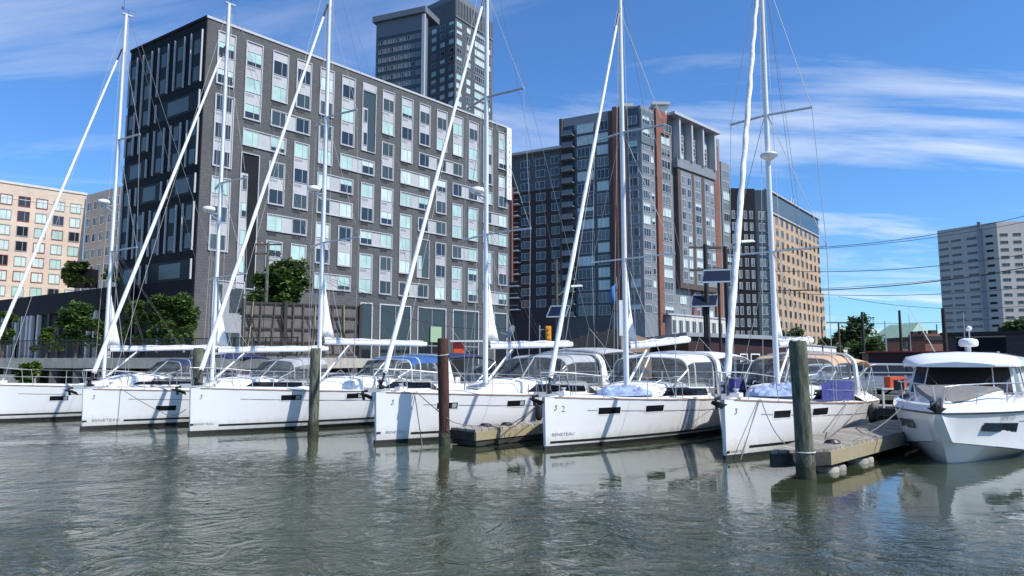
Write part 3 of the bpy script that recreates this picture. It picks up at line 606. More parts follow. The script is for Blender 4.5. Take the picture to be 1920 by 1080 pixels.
    for sgn in (-1, 1):     # twin wheels on pedestals
        mb = MB(); c = Vector((L*.84, sgn*.85, ss+.42)); mb.tube([c+Vector((.02, .40*math.cos(a), .40*math.sin(a))) for a in [i*math.pi/12 for i in range(25)]], .013, 5)
        for a in range(5): mb.tube([c, c+Vector((.02, .39*math.cos(a*1.257), .39*math.sin(a*1.257)))], .008, 4)
        mb.bar(c+Vector((.16, 0, -.85)), c+Vector((.12, 0, .12)), .22, .26, 1); mb.build('steering_wheel', [M['steel'], M['gel']], root)
    # anchor on the bow roller
    mb = MB(); z = sb+.02
    mb.box(-.28, .45, -.07, .07, z, z+.05, 1); mb.box(-.30, .0, -.085, -.065, z-.02, z+.11, 1); mb.box(-.30, .0, .065, .085, z-.02, z+.11, 1)
    if anchor:
        mb.bar((-.42, 0, z+.0), (.35, 0, z+.10), .035, .06); mb.bar((-.42, 0, z+.02), (-.36, 0, z-.22), .04, .07)
        mb.add([(-.62, 0, z-.02), (-.22, -.20, z-.12), (-.10, 0, z-.24), (-.22, .20, z-.12), (-.30, 0, z-.05)], [(0, 1, 2), (0, 2, 3), (0, 4, 1), (0, 3, 4), (1, 4, 2), (3, 2, 4)])
    mb.build('anchor', [M['black'], M['steel']], root)
    mb = MB(); mb.box(.75, 1.0, -.12, .12, sb, sb+.12); mb.lathe([(.07, 0), (.05, .05), (.08, .1)], 10, (.88, 0, sb+.12), 1); mb.build('windlass', [M['white'], M['steel']], root)
    for x in (.5, L*.5, L*.93):
        for sgn in (-1, 1): q = dk(x, sgn, .0); mb = MB(); mb.box(q[0]-.12, q[0]+.12, q[1]-.02, q[1]+.02, q[2]+.03, q[2]+.055); mb.box(q[0]-.03, q[0]+.03, q[1]-.02, q[1]+.02, q[2]-.02, q[2]+.03); mb.build('mooring_cleat', M['steel'], root)
    for k, x in enumerate((mx+2.2, mx+2.6)):
        for sgn in (-1, 1):
            if x < L*.70: mb = MB(); mb.lathe([(.07, 0), (.05, .06), (.075, .12), (.05, .13)], 12, (x, sgn*(cwid(x)-.35), ctop(x)+.01)); mb.build('winch', M['steel'], root, smooth=40)
    return H, root
Y1, _ = yacht('farthest left yacht, its bow cut off by the frame, with navy canopies', (-20.0, 26.0), 48, L=11.5, B=3.8, sb=1.40, ss=1.1, mx=4.35, mtop=17.5, fz=15.9, boomz=2.75, booml=4.9, radome=(9.0, 1), wins=((93, 128),), winz=0.83, dodger=(6.3, 8.4, 2.35, 'navy', 'navy', 'canvas'), bimini=(8.9, 11.2, 2.62, 'navy'), sprd=(.375, .715), seed=1)
Y2, _ = yacht('second yacht from the left, with a grey canvas dodger and one low hull window', (-14.35, 23.4), 48, L=11.3, B=3.7, sb=1.33, ss=1.05, mx=4.35, mtop=16.6, fz=14.8, boomz=2.65, booml=5.1, radome=(8.1, 1), wins=((292, 330),), winz=0.62, brand=(172, 224, .235, True), hookpx=176, dodger=(6.4, 8.5, 2.35, 'gcan', 'gcan', 'canvas'), sprd=(.30, .58), seed=2)
Y3, _ = yacht('long white yacht with a bright blue dodger, behind the green wooden pile', (-10.0, 21.75), 47, L=12.2, B=3.95, sb=1.42, ss=1.08, mx=4.5, mtop=17.4, fz=15.7, boomz=2.95, booml=5.0, boom_rise=.0, radome=(8.5, 1), wins=((527, 565), (650, 680)), winz=1.06, brand=(363, 402, .27, True), hookpx=377, dodger=(6.9, 9.0, 2.42, 'blue', 'blue', 'frame'), arch=True, bimini=(9.3, 11.9, 2.60, 'navy'), trunk_win=(.52, .70), sprd=(.357, .69), seed=3)
Y4, _ = yacht('yacht behind the rusty steel pile, with a white arch and grey bimini', (-3.75, 19.2), 47, L=11.2, B=3.8, sb=1.40, ss=1.08, mx=4.25, mtop=16.2, fz=14.6, boomz=2.72, booml=4.5, boom_rise=.15, radome=(7.75, 1), wins=((819, 858), (951, 984)), winz=0.98, brand=(723, 762, .27, True), hookpx=736, dodger=(6.0, 8.25, 2.45, 'gcan', 'gcan', 'frame'), arch=True, bimini=(8.5, 11.0, 2.75, 'gcan'), trunk_win=(.44, .69), sprd=(.37, .725), seed=4)
Y5, _ = yacht('yacht marked with a small 2 near its bow, pale canopies over the cockpit', (0.8, 17.85), 50, L=10.6, B=3.6, sb=1.33, ss=1.02, mx=4.1, mtop=13.9, fz=13.2, boomz=2.68, booml=4.3, boom_rise=.32, wins=((1122, 1163), (1211, 1244)), winz=0.93, brand=(1034, 1076, .34, False), plain_stripe=.15, lowline=.22, hookpx=1042, num=('2', 1052), dodger=(4.9, 7.2, 2.45, 'pcan', 'pcan', 'frame'), arch=True, bimini=(7.5, 10.3, 2.58, 'pcan'), trunk_win=(.38, .66), sprd=(.33, .67), seed=5, r_mast=.085, furl_r=.07, tri_h=2.3, coach_h=.42)
Y6, _ = yacht('rightmost sailing yacht, with a tan dodger over violet blue side curtains', (4.85, 16.15), 52, L=9.6, B=3.35, sb=1.36, ss=1.0, mx=4.0, mtop=14.6, fz=13.8, boomz=2.7, booml=3.7, boom_rise=.2, wins=((1451, 1482), (1524, 1552)), winz=0.96, brand=(1370, 1398, .14, True), hookpx=1380, dodger=(4.7, 6.9, 2.42, 'tan', 'purple', 'skirt'), bimini=(7.2, 9.6, 2.40, 'tan'), trunk_win=(.40, .64), seed=6, r_mast=.08, furl='twist', furl_r=.085, ring=8.05, arch=True, tri_h=1.9, sprd=(.305, .63))
# ------------------------------------------------------------------ buildings
class Bld:
    """near corner C, right face along eR, left face along eL; a = metres from the corner, z up, d = metres out of the face"""
    def __init__(s, name, label, cat, ztop, pc, pr, pl, base=LOT, group=None):
        C = PZ(*pc, ztop); s.C = Vector((C.x, C.y, 0)); s.zt = ztop; s.base = base
        Rt = PZ(*pr, ztop); Lt = PZ(*pl, ztop); s.WR = (Rt-C).length; s.WL = (Lt-C).length
        s.eR = (Rt-C).normalized(); s.eL = (Lt-C).normalized(); s.eR.z = s.eL.z = 0
        s.nR = Vector((s.eR.y, -s.eR.x, 0)); s.nL = Vector((-s.eL.y, s.eL.x, 0))
        s.root = thing(name, label, cat, (s.C.x, s.C.y, base), 0, group); s.win = []
    def P(s, face, a, d, z):
        v = s.eR*a+s.nR*d if face == 'R' else s.eL*a+s.nL*d
        return Vector((v.x, v.y, z-s.base))
    def on(s, face, px, py):          # photo pixel -> (a, z) on that face
        e, n = (s.eR, s.nR) if face == 'R' else (s.eL, s.nL); r = Vector(ray(px, py)); o = Vector((0, 0, CH))
        t = (s.C-o).dot(n)/r.dot(n); q = o+r*t; return (q-s.C).dot(e), q.z
    def b(s, mb, face, a0, a1, z0, z1, d0, d1, mi=0):
        return mb.hexa([s.P(face, a0, d0, z0), s.P(face, a1, d0, z0), s.P(face, a1, d1, z0), s.P(face, a0, d1, z0), s.P(face, a0, d0, z1), s.P(face, a1, d0, z1), s.P(face, a1, d1, z1), s.P(face, a0, d1, z1)], mi)
    def mass(s, name, m, z0, z1, wR=None, wL=None, a0=0, l0=0, par=None):
        wR = s.WR if wR is None else wR; wL = s.WL if wL is None else wL
        p = [s.eR*a0+s.eL*l0, s.eR*wR+s.eL*l0, s.eR*wR+s.eL*wL, s.eR*a0+s.eL*wL]
        mb = MB(); mb.hexa([(q.x, q.y, z0-s.base) for q in p]+[(q.x, q.y, z1-s.base) for q in p]); return mb.build(name, m, par or s.root)
    def depth(s, face, a, z):
        q = s.C+(s.eR if face == 'R' else s.eL)*a; return q.length
    def addwin(s, face, a0, a1, z0, z1, style='r', mull=1, fr=0.07, d=0.03, parent=None, fm='wframe', sill=True, hbar=None):
        s.win.append((face, a0, a1, z0, z1, style, mull, fr, d, parent, fm, hbar))
    def flush(s, cap=100, name='window', glasses=('mint', 'mint2', 'gdark', 'gteal'), seed=1, probs=(.55, .15, .2, .1)):
        rnd = random.Random(seed); key = lambda w: -(w[2]-w[1])*(w[4]-w[3])/s.depth(w[0], w[1], w[3])**2
        s.win.sort(key=key); rest = MB(); fm = None; mats = None
        for i, w in enumerate(s.win):
            face, a0, a1, z0, z1, style, mull, fr, d, parent, fm, hbar = w; mb = MB() if i < cap else rest
            g = [1, 2, 3, 4][rnd.choices(range(4), probs)[0]] if style == 'r' else style
            if isinstance(g, str): g = 3
            s.b(mb, face, a0, a1, z0, z1, 0.0, d, g)
            if rnd.random() < .3 and g in (1, 2, 3): # blind half way
                zz = lerp(z0, z1, rnd.choice((.3, .45, .6))); s.b(mb, face, a0+fr, a1-fr, z0+fr, zz, 0.0, d+.008, 3)
            for (x0, x1, y0, y1) in ((a0, a1, z0, z0+fr), (a0, a1, z1-fr, z1), (a0, a0+fr, z0+fr, z1-fr), (a1-fr, a1, z0+fr, z1-fr)): s.b(mb, face, x0, x1, y0, y1, 0.0, d+.05, 0)
            for k in range(mull):
                am = lerp(a0, a1, (k+1)/(mull+1) if mull != 1 else .6); s.b(mb, face, am-fr*.45, am+fr*.45, z0+fr, z1-fr, 0.0, d+.045, 0)
            if hbar: zz = lerp(z0, z1, hbar); s.b(mb, face, a0+fr, a1-fr, zz-fr*.4, zz+fr*.4, 0.0, d+.04, 0)
            mats = [M[fm]]+[M[q] for q in glasses]
            if i < cap: mb.build(name, mats, parent or s.root)
        if rest.v:
            o = rest.build(name, mats, s.root); o['kind'] = 'stuff'
        s.win = []
# --- charcoal brick apartment block -----------------------------------------------------
B = Bld('apartment_building', 'charcoal brick apartment block with pale framed window bays, tallest behind the left yachts', 'apartment building', 37.2, (390, 30), (955, 240), (248, 95))
B.mass('wall', M['slate'], LOT, 37.0)
mb = MB()
B.b(mb, 'R', -.1, B.WR+.05, 37.0, 37.25, -.5, .10); mb.build('coping', M['coping'], B.root)
CX = [B.on('R', x, y)[0] for x, y in [(425, 80), (477, 100), (526, 118), (570, 135), (613, 152), (653, 173), (692, 185), (728, 198), (763, 210), (796, 220), (828, 230), (858, 241), (887, 250), (914, 260), (942, 268)]]
ZR = [34.25-2.865*r for r in range(9)]
bays = [('V', 0, 0, 1), ('V', 0, 2, 4), ('V', 0, 5, 7), ('V', 1, 0, 2), ('H', 1, 2, 3), ('V', 2, 0, 1), ('H', 2, 3, 2), ('V', 2, 4, 5), ('H', 2, 3, 6), ('V', 2, 7, 8), ('V', 3, 0, 1), ('V', 3, 3, 5), ('V', 3, 7, 8),
 ('V', 4, 0, 1), ('V', 4, 2, 3), ('H', 4, 5, 4), ('H', 4, 5, 5), ('V', 4, 6, 7), ('H', 4, 5, 8), ('V', 5, 0, 2), ('H', 5, 6, 3), ('V', 5, 6, 7), ('V', 6, 4, 5), ('H', 6, 7, 6), ('V', 6, 7, 8),
 ('V', 7, 0, 1), ('V', 7, 2, 3), ('V', 7, 4, 5), ('V', 7, 7, 8), ('V', 8, 0, 2), ('H', 8, 9, 3), ('H', 8, 9, 4), ('V', 8, 5, 7), ('H', 8, 9, 8), ('V', 9, 0, 1), ('H', 9, 11, 2), ('H', 9, 10, 5),
 ('V', 10, 0, 1), ('V', 10, 3, 4), ('V', 10, 6, 8), ('V', 11, 0, 1), ('H', 11, 13, 3), ('V', 11, 4, 5), ('H', 11, 12, 6), ('V', 11, 7, 8), ('V', 12, 0, 2), ('V', 12, 4, 5), ('V', 12, 7, 8), ('V', 13, 0, 2), ('V', 13, 6, 7),
 ('V', 14, 0, 1), ('V', 14, 2, 3), ('H', 13, 14, 4), ('H', 13, 14, 5), ('V', 14, 6, 7), ('H', 13, 14, 8)]
rb = random.Random(3); WW = .83; WH = .80
def bay_frame(mb, a0, a1, z0, z1, t=.075, d=.14):
    for (x0, x1, y0, y1) in ((a0, a1, z0, z0+t), (a0, a1, z1-t, z1), (a0, a0+t, z0+t, z1-t), (a1-t, a1, z0+t, z1-t)): B.b(mb, 'R', x0, x1, y0, y1, 0.0, d, 0)
for kind, c, q0, q1 in bays:
    mb = MB(); vents = MB()
    if kind == 'V':
        a0, a1 = CX[c]-WW-.12, CX[c]+WW+.12; z1 = ZR[q0]+(1.85 if q0 == 0 else .92); z0 = ZR[q1]-.92
        if c == 0 and q0 > 0: a1 += .1
        rows_ = [(c, r) for r in range(q0, q1+1)]
    else:
        c1, r = q0, q1; a0, a1 = CX[c]-WW-.12, CX[c1]+WW+.12; z0, z1 = ZR[r]-.92, ZR[r]+.92; rows_ = [(cc, r) for cc in range(c, c1+1)]
    B.b(mb, 'R', a0, a1, z0, z1, 0.0, 0.02, 1 if rb.random() < .8 else 1); bay_frame(mb, a0, a1, z0, z1)
    if kind == 'V':
        for r in range(q0, q1): B.b(mb, 'R', CX[c]-.75, CX[c]+.15, ZR[r]-1.25, ZR[r]-1.0, .02, .035, 2)
    bay = mb.build('window_bay', [M['wframe'], M['infill'], M['grilleg']], B.root)
    for cc, r in (rows_ if kind == 'H' else rows_[-1:]): vents = MB(); B.b(vents, 'R', CX[cc]-.8, CX[cc]+.25, ZR[r]-1.36, ZR[r]-1.06, 0.0, .03); vents.build('vent_grille', M['grille'], bay)
    for cc, r in rows_: B.addwin('R', CX[cc]-WW, CX[cc]+WW, ZR[r]-WH, ZR[r]+WH, 'r', 1, .05, .03, bay)
# recessed bays (dark slots with a narrow pale strip)
for (c, za, zb, side) in ((1, ZR[4]+1.2, ZR[8]-1.6, -1), (6, ZR[0]+.95, ZR[2]-.92, -1), (9, ZR[6]+1.0, ZR[7]-1.2, -1)):
    a0, a1 = CX[c]-WW-.2, CX[c]+WW+.2; mb = MB(); B.b(mb, 'R', a0, a1, za, zb, 0, .015, 1); bay_frame(mb, a0, a1, zb, za if za > zb else zb)
    if za < zb: pass
    B.b(mb, 'R', a0+.1, lerp(a0, a1, .42), zb+.1, za-2.2, .015, .05, 2)
    if c == 6: B.b(mb, 'R', a0, a1, ZR[0]+1.0, ZR[0]+1.85, 0, .14, 2)
    bay = mb.build('window_bay', [M['wframe'], M['blackw'] if c == 1 else M['gteal'], M['infill']], B.root)
    z = za-3.2
    while z-.8 > zb: B.addwin('R', a0+.25, lerp(a0, a1, .40), z-.8, z+.8, 'r', 0, .05, .06, bay); z -= 2.865
# ground floor: tall dark shopfront bays and a grey panel below the first column
for i, (p0, p1, py) in enumerate(((675, 698, 574), (711, 770, 577), (782, 836, 582), (848, 897, 588), (925, 950, 594))):
    a0, z1 = B.on('R', p0, py); a1, _ = B.on('R', p1, py+3); z1 = 9.3; mb = MB()
    B.b(mb, 'R', a0, a1, LOT+.1, z1, 0, .02, 1); bay_frame(mb, a0, a1, LOT+.1, z1, .14, .12)
    if p1-p0 > 30:
        am = (a0+a1)/2; B.b(mb, 'R', am-.05, am+.05, LOT+.3, z1-.2, .02, .08, 2); B.b(mb, 'R', a0+.2, a1-.2, 4.3, 4.42, .02, .09, 2); B.b(mb, 'R', a0+.2, a1-.2, LOT+.2, 3.4, .02, .05, 3)
    mb.build('shopfront', [M['wframe'], M['gdark'], M['grilleg'], M['gteal'] if i % 2 else M['gdark']], B.root)
mb = MB(); a0 = B.on('R', 400, 500)[0]; a1 = B.on('R', 457, 560)[0]
B.b(mb, 'R', a0, a1, 3.0, 10.4, 0, .03, 1); bay_frame(mb, a0, a1, 3.0, 10.4); B.b(mb, 'R', a0+1.8, a0+3.3, 7.2, 9.6, .03, .06, 2); B.b(mb, 'R', a0+.3, a0+1.0, 5.0, 10.0, .03, .06, 2); B.b(mb, 'R', a0+1.5, a1-.3, 3.1, 5.2, .03, .06, 2)
mb.build('entrance_bay', [M['wframe'], M['infilld'], M['gdark']], B.root)
for (x0, x1, y0, y1, m) in ((806, 826, 612, 642, 'greenb'), (822, 832, 640, 660, 'greenb')):   # green hoarding inside the shopfront
    a0, z1 = B.on('R', x0, y0); a1, z0 = B.on('R', x1, y1); mb = MB(); B.b(mb, 'R', a0, a1, z0, z1, .1, .16); mb.build('green_panel', M[m], B.root)
# vertical sign at the far edge
a0, z1 = B.on('R', 947, 240); a1 = a0+.95; z0 = B.on('R', 950, 375)[1]; mb = MB(); B.b(mb, 'R', a0, a1, z0, z1, .15, .45)
sg = mb.build('sign_board', M['white'], B.root); n_ = 0
word = 'LUXURY RENTALS'; mb = MB()
for i, ch in enumerate(word):
    if ch == ' ': continue
    v, f = textmesh(ch, .78); wmx = max(p[0] for p in v); zc = lerp(z1-.8, z0+.35, i/(len(word)-1)); mb.add([B.P('R', (a0+a1)/2-wmx/2+p[0], .47, zc+p[1]-.2) for p in v], f)
mb.build('lettering', M['grilleg'], sg)
# left face: shade painted as a black overlay, with pale fins and dim glass
mb = MB(); B.b(mb, 'L', .02, B.WL, LOT, 36.9, 0, .10); B.b(mb, 'L', -.05, B.WL+.05, 36.9, 37.2, -.5, .2); mb.build('side_shade_panel', M['blackw'], B.root)
LXp = [(381, 358), (349, 328), (319, 298), (289, 270), (262, 245)]; LX = []
for a, b_ in LXp: LX.append((B.on('L', a, 130)[0], B.on('L', b_, 150)[0]))
lb = [('V', 0, 0, 1), ('V', 1, 0, 1), ('V', 2, 0, 1), ('V', 3, 0, 2), ('V', 4, 0, 1), ('H', 0, 2, 2), ('V', 0, 3, 4), ('V', 1, 3, 4), ('V', 2, 3, 4), ('V', 3, 3, 3), ('V', 4, 2, 3), ('H', 3, 4, 4), ('H', 0, 1, 5), ('H', 2, 3, 5), ('V', 0, 6, 7), ('V', 1, 6, 7), ('V', 2, 6, 7), ('V', 3, 6, 7), ('V', 4, 5, 7), ('H', 0, 2, 8), ('H', 3, 4, 8)]
for kind, c, q0, q1 in lb:
    c1 = c if kind == 'V' else q0; r0, r1 = (q0, q1) if kind == 'V' else (q1, q1)
    a0, a1 = LX[c][0], LX[c1][1]; z1 = ZR[r0]+(1.6 if r0 == 0 else 1.0); z0 = ZR[r1]-1.0; mb = MB()
    B.b(mb, 'L', a0, a1, z0, z1, .10, .13, 0)
    for a in (a0+.1, a1-.1): B.b(mb, 'L', a-.045, a+.045, z0, z1, .10, .30, 1)
    bay = mb.build('window_bay', [M['ldark'], M['wframe']], B.root)
    for r in range(r0, r1+1):
        mb = MB(); w_ = a1-a0
        B.b(mb, 'L', a0+w_*.25, a0+w_*.72, ZR[r]-.75, ZR[r]+.75, .13, .15, 0); mb.build('window_pane', M['lpane'], bay)
B.flush(100, seed=5, probs=(.42, .16, .26, .16))
# lobby below the left face
mb = MB(); B.b(mb, 'L', .4, B.WL-.3, LOT+1.5, 8.8, .1, .14, 0)
for i in (0, 1, 3, 6, 7):
    a = lerp(.9, B.WL-.8, i/8); B.b(mb, 'L', a-.06, a+.06, 3.2, 8.6, .14, .3, 1)
mb.build('lobby_glazing', [M['ldark'], M['coping']], B.root)
# --- low dark glazed podium running left -------------------------------------------------
PD = Bld('glazed_pavilion', 'low black pavilion with white columns and a planted roof at the left', 'pavilion', 10.1, (226, 534), (262, 540), (-40, 566))
PD.mass('roof_slab', M['blackw'], 7.7, 10.0, wR=8)
PD.mass('glazing', M['ldark'], 2.4, 7.7, wR=7.5, a0=.8)
PD.mass('base', M['concd'], LOT, 2.4, wR=8)
for i, px in enumerate((5, 20, 31, 42, 52, 59, 72, 92, 112, 150, 165, 178, 205)):
    a, _ = PD.on('L', px, 600); mb = MB(); w_ = .20 if i not in (4, 5) else .26; PD.b(mb, 'L', a-w_, a+w_, 2.4, 7.7, -.25, .1); mb.build('column', M['coping'] if px not in (92, 112, 150) else M['grille'], PD.root)
# --- tan brick block at the far left -----------------------------------------------------
T1 = Bld('apartment_building', 'pale tan brick block with red and white windows at the far left', 'apartment building', 33.5, (160, 365), (232, 350), (0, 342)) if False else None
class Flat(Bld): pass
def tanblock():
    b = Bld('apartment_building', 'pale tan brick block with red trimmed windows at the far left edge', 'apartment building', 33.5, (-240, 306), (162, 366), (-300, 318))
    b.mass('wall', M['tanbr'], LOT, 33.5, wL=14)
    mb = MB(); b.b(mb, 'R', 0, b.WR+.1, 33.5, 33.9, -.5, .15); b.b(mb, 'R', 0, b.WR, 30.9, 31.0, 0, .08); mb.build('coping', M['palest'], b.root)
    cols = [b.on('R', x, y)[0] for x, y in ((12, 372), (46, 378), (79, 382), (111, 387), (142, 391))]; st = (cols[-1]-cols[0])/4
    cols = [cols[0]-st*k for k in range(1, 6)]+cols
    zt = b.on('R', 46, 378)[1]; zb_ = b.on('R', 33, 518)[1]; pitch = (zt-zb_)/5
    rnd = random.Random(8)
    for c in cols:
        for r in range(9):
            z = zt-r*pitch; w_ = st*.30; h = pitch*.30; s_ = rnd.choices((1, 2, 3), (.6, .15, .25))[0]
            if z-h < 2: continue
            tr = rnd.random() < .45
            mb = MB(); b.b(mb, 'R', c-w_, c+w_, z-h, z+h, 0, .02, s_)
            for (x0, x1, y0, y1) in ((c-w_-.1, c+w_+.1, z-h-.12, z-h), (c-w_-.1, c+w_+.1, z+h, z+h+.1), (c-w_-.1, c-w_, z-h, z+h), (c+w_, c+w_+.1, z-h, z+h)): b.b(mb, 'R', x0, x1, y0, y1, 0, .10, 4 if tr else 0)
            b.b(mb, 'R', c+w_*.2-.04, c+w_*.2+.04, z-h, z+h, .02, .06, 0)
            mb.build('window', [M['grilleg'], M['mint2'], M['mint'], M['gdark'], M['redwin']], b.root)
    return b
tanblock()
def facade(b, face, cols, rows, w_, h, seed=1, mull=1, d=.03, fm='wframe', fr=.08, skip=0.0, st='r', hbar=None):
    rnd = random.Random(seed)
    for c in cols:
        for z in rows:
            if rnd.random() >= skip: b.addwin(face, c-w_/2, c+w_/2, z-h/2, z+h/2, st, mull, fr, d, None, fm, hbar=hbar)
b = Bld('apartment_building', 'shaded brick wing turned away behind the pale tan block', 'apartment building', 33.4, (163, 366), (166, 366), (235, 347))
# its visible face runs right from the tan block towards the charcoal block
Cc = PZ(163, 366, 33.4); Dd = PZ(232, 348, 33.4)
Dd = Cc+(Vector((Dd.x, Dd.y, Cc.z))-Cc)
b.eL = (Dd-Cc).normalized(); b.WL = (Dd-Cc).length; b.nL = Vector((b.eL.y, -b.eL.x, 0)); b.nL = b.nL if b.nL.dot(Vector((0, -1, 0))) > 0 else -b.nL; b.eR = -b.nL
b.mass('wall', M['tanbr'], LOT, 33.4, wR=12)
st_ = b.WL/5.2
facade(b, 'L', [st_*(k+.5) for k in range(5)], [31.0-pitch_ for pitch_ in [3.0*i for i in range(8)]], 1.5, 1.7, 4, fm='white', fr=.12); b.flush(100, glasses=('gblue', 'gteal', 'gdark', 'gteal'), seed=2)
# --- dark tower behind -------------------------------------------------------------------
T = Bld('high_rise_tower', 'dark residential tower rising highest behind the charcoal block', 'tower', 128, (854, -4), (924, 44), (790, 26))
T.mass('wall', M['towerc'], LOT, 128); T.mass('roof_screen', M['towerl'], 128, 131, wR=T.WR*.9, wL=T.WL*.95, a0=1.5, l0=1)
mb = MB()
for k in range(14): a = lerp(.5, T.WR-.5, k/13); T.b(mb, 'R', a-.2, a+.2, 122, 128, 0, .3)
T.b(mb, 'R', 0, T.WR, 121.2, 121.8, 0, .3); mb.build('cornice', M['towerl'], T.root)
rows = [119-3.15*i for i in range(22)]; zz = T.WR
facade(T, 'R', [zz*.10], rows, zz*.13, 1.9, 1, mull=1, d=.05); facade(T, 'R', [zz*.34], rows, zz*.10, 1.9, 2, mull=1, d=.05); facade(T, 'R', [zz*.88], rows, zz*.10, 1.9, 3, mull=1, d=.05)
for z in rows: T.addwin('R', zz*.50, zz*.76, z-1.1, z+1.1, 'r', 4, .12, .05)
facade(T, 'L', [T.WL*k for k in (.1, .35, .6, .85)], rows, T.WL*.13, 1.7, 4, d=.03)
T.flush(100, glasses=('mint2', 'mint', 'gdark', 'gteal'), seed=3)
T2 = Bld('high_rise_tower', 'glass clad tower wing with pale capped side frame, left of the dark tower', 'tower', 117, (796, 22), (800, 26), (706, 41))
T2.mass('wall', M['towerl'], LOT, 117, wR=2.5, wL=T2.WL)
mb = MB(); T2.b(mb, 'L', T2.WL*.04, T2.WL*.96, 20, 111, 0, .1, 0); T2.b(mb, 'L', T2.WL*.04, T2.WL*.96, 111, 111.4, 0, .2, 1); mb.build('glass_wall', [M['gteal'], M['towerl']], T2.root)
mb = MB(); p = [T2.P('L', -.8, 1.0, 116.5), T2.P('L', T2.WL+1, 1.0, 116.5), T2.P('L', T2.WL+1, -9, 116.5), T2.P('L', -.8, -9, 116.5)]; mb.hexa(p+[Vector(q)+Vector((0, 0, 2.0)) for q in p]); mb.build('roof_slab', M['towerl'], T2.root)
mb = MB(); T2.b(mb, 'L', -.6, .5, 20, 116, .1, .8); mb.build('corner_fin', M['coping'], T2.root)
for z in [109-3.1*i for i in range(20)]:
    for k in range(8): T2.addwin('L', T2.WL*(.06+.112*k), T2.WL*(.06+.112*k+.09), z-.8, z+.8, 'r', 1, .05, .14)
T2.flush(100, glasses=('gblue', 'gteal', 'gblue', 'gdark'), seed=4)
# --- red brick and grey panel apartment tower on the right --------------------------------
A = Bld('apartment_building', 'grey panel and orange brick apartment tower in the middle right', 'apartment building', 62, (1201, 197), (1348, 262), (1050, 224))
A.mass('wall', M['bluegr'], LOT, 62)
def RA(px, py=400): return A.on('R', px, py)[0]
def seg(name, m, p0, p1, z0, z1, d, face='R', par=None, py=300):
    a0, a1 = sorted((A.on(face, p0, py)[0], A.on(face, p1, py)[0])); mb = MB(); A.b(mb, face, a0, a1, z0, z1, 0, d); return mb.build(name, M[m], par or A.root)
a_ = lambda px, py: A.on('R', px, py)[0]
def zR(px, py): return A.on('R', px, py)[1]
seg('brick_pier', 'redbr', 1228, 1253, 57.0, 62.6, .55); seg('brick_pier', 'redbr', 1228, 1236, 8, 57.0, .55); seg('brick_pier', 'redbr', 1332, 1344, 8, 59.5, .5)
seg('corner_glazing', 'gblue', 1202, 1226, 53, 61.0, .25)
seg('brick_bay', 'brown', 1262, 1331, 20, 49.6, 1.2); seg('bay_cornice', 'bluegr', 1260, 1332, 49.6, 52.0, 1.5)
seg('roof_canopy', 'coping', 1250, 1336, 62.0, 62.7, 2.6)
for px in (1262, 1285, 1306, 1328): seg('canopy_column', 'coping', px, px+2.5, 52.0, 62.0, 2.0)
seg('podium_facade', 'palest', 1240, 1350, LOT, 13.2, 1.8)
mb = MB(); A.b(mb, 'R', a_(1240, 600), a_(1350, 600), 13.2, 13.6, 0, 2.0); mb.build('podium_cornice', M['coping'], A.root)
rows = [58.6-2.95*i for i in range(18)]
rows2 = [r for r in rows if r > 14]
for z in rows2:
    A.addwin('R', a_(1204, 300), a_(1217, 300), z-1, z+1, 'r', 2, .1, .26 if z > 53 else .05); A.addwin('R', a_(1219.5, 300), a_(1225.5, 300), z-.8, z+.8, 'r', 0, .1, .26 if z > 53 else .05)
    A.addwin('R', a_(1240, 300), a_(1256, 300), z-1, z+1, 'r', 2, .1, .6 if z > 56 else .05)
for z in rows2:
    if z > 52.5:
        for (p0, p1) in ((1267, 1281), (1289, 1303), (1310, 1324)): A.addwin('R', a_(p0, 300), a_(p1, 300), z-1.1, z+1.1, 'r', 2, .16, .1, None, 'wframe', hbar=.5)
    elif z > 21 and z < 48.5:
        for (p0, p1) in ((1268, 1276), (1279, 1286), (1293, 1304), (1312, 1319), (1322, 1328)): A.addwin('R', a_(p0, 300), a_(p1, 300), z-1.05, z+1.05, 'r', 1, .12, 1.25)
    elif z <= 19:
        for (p0, p1) in ((1268, 1280), (1290, 1304), (1314, 1328)): A.addwin('R', a_(p0, 300), a_(p1, 300), z-1, z+1, 'r', 2, .12, .06)
mbp = MB()
for (p0, p1) in ((1267, 1287), (1292, 1305), (1311, 1329)): A.b(mbp, 'R', a_(p0, 300), a_(p1, 300), 21.3, 49, 1.2, 1.23)
mbp.build('bay_panel', M['bluegr'], A.root)
for px in (1290, 1308): seg('brick_pier', 'redbr', px, px+5, 13.6, 20, .6)
aL0 = lambda px: A.on('L', px, 350)[0]
nwin = 8
for k in range(nwin):
    p0 = lerp(1246, 1345, (k+.15)/nwin); p1 = lerp(1246, 1345, (k+.75)/nwin); A.addwin('R', a_(p0, 600), a_(p1, 600), 9.0, 12.2, 3, 1, .12, 1.83)
    A.addwin('R', a_(p0, 600), a_(p1+(p1-p0)*.2, 600), 3.6, 6.4, 3, 1, .12, 1.83)
aR1 = A.on('R', 1365, 300)[0]; mb = MB(); A.b(mb, 'R', A.WR, aR1, LOT, 56, -8, .3); mb.build('corner_wing', M['bluegr'], A.root)
for z in rows2:
    if z < 55: A.addwin('R', A.WR+.6, aR1-.5, z-1.1, z+1.1, 'r', 2, .1, .35)
mb = MB(); A.b(mb, 'L', aL0(1144), aL0(1056), LOT, 58.5, 0, .06); mb.build('side_shade_panel', M['sidec'], A.root)  # dark overlay puts the left face's shade into its colour
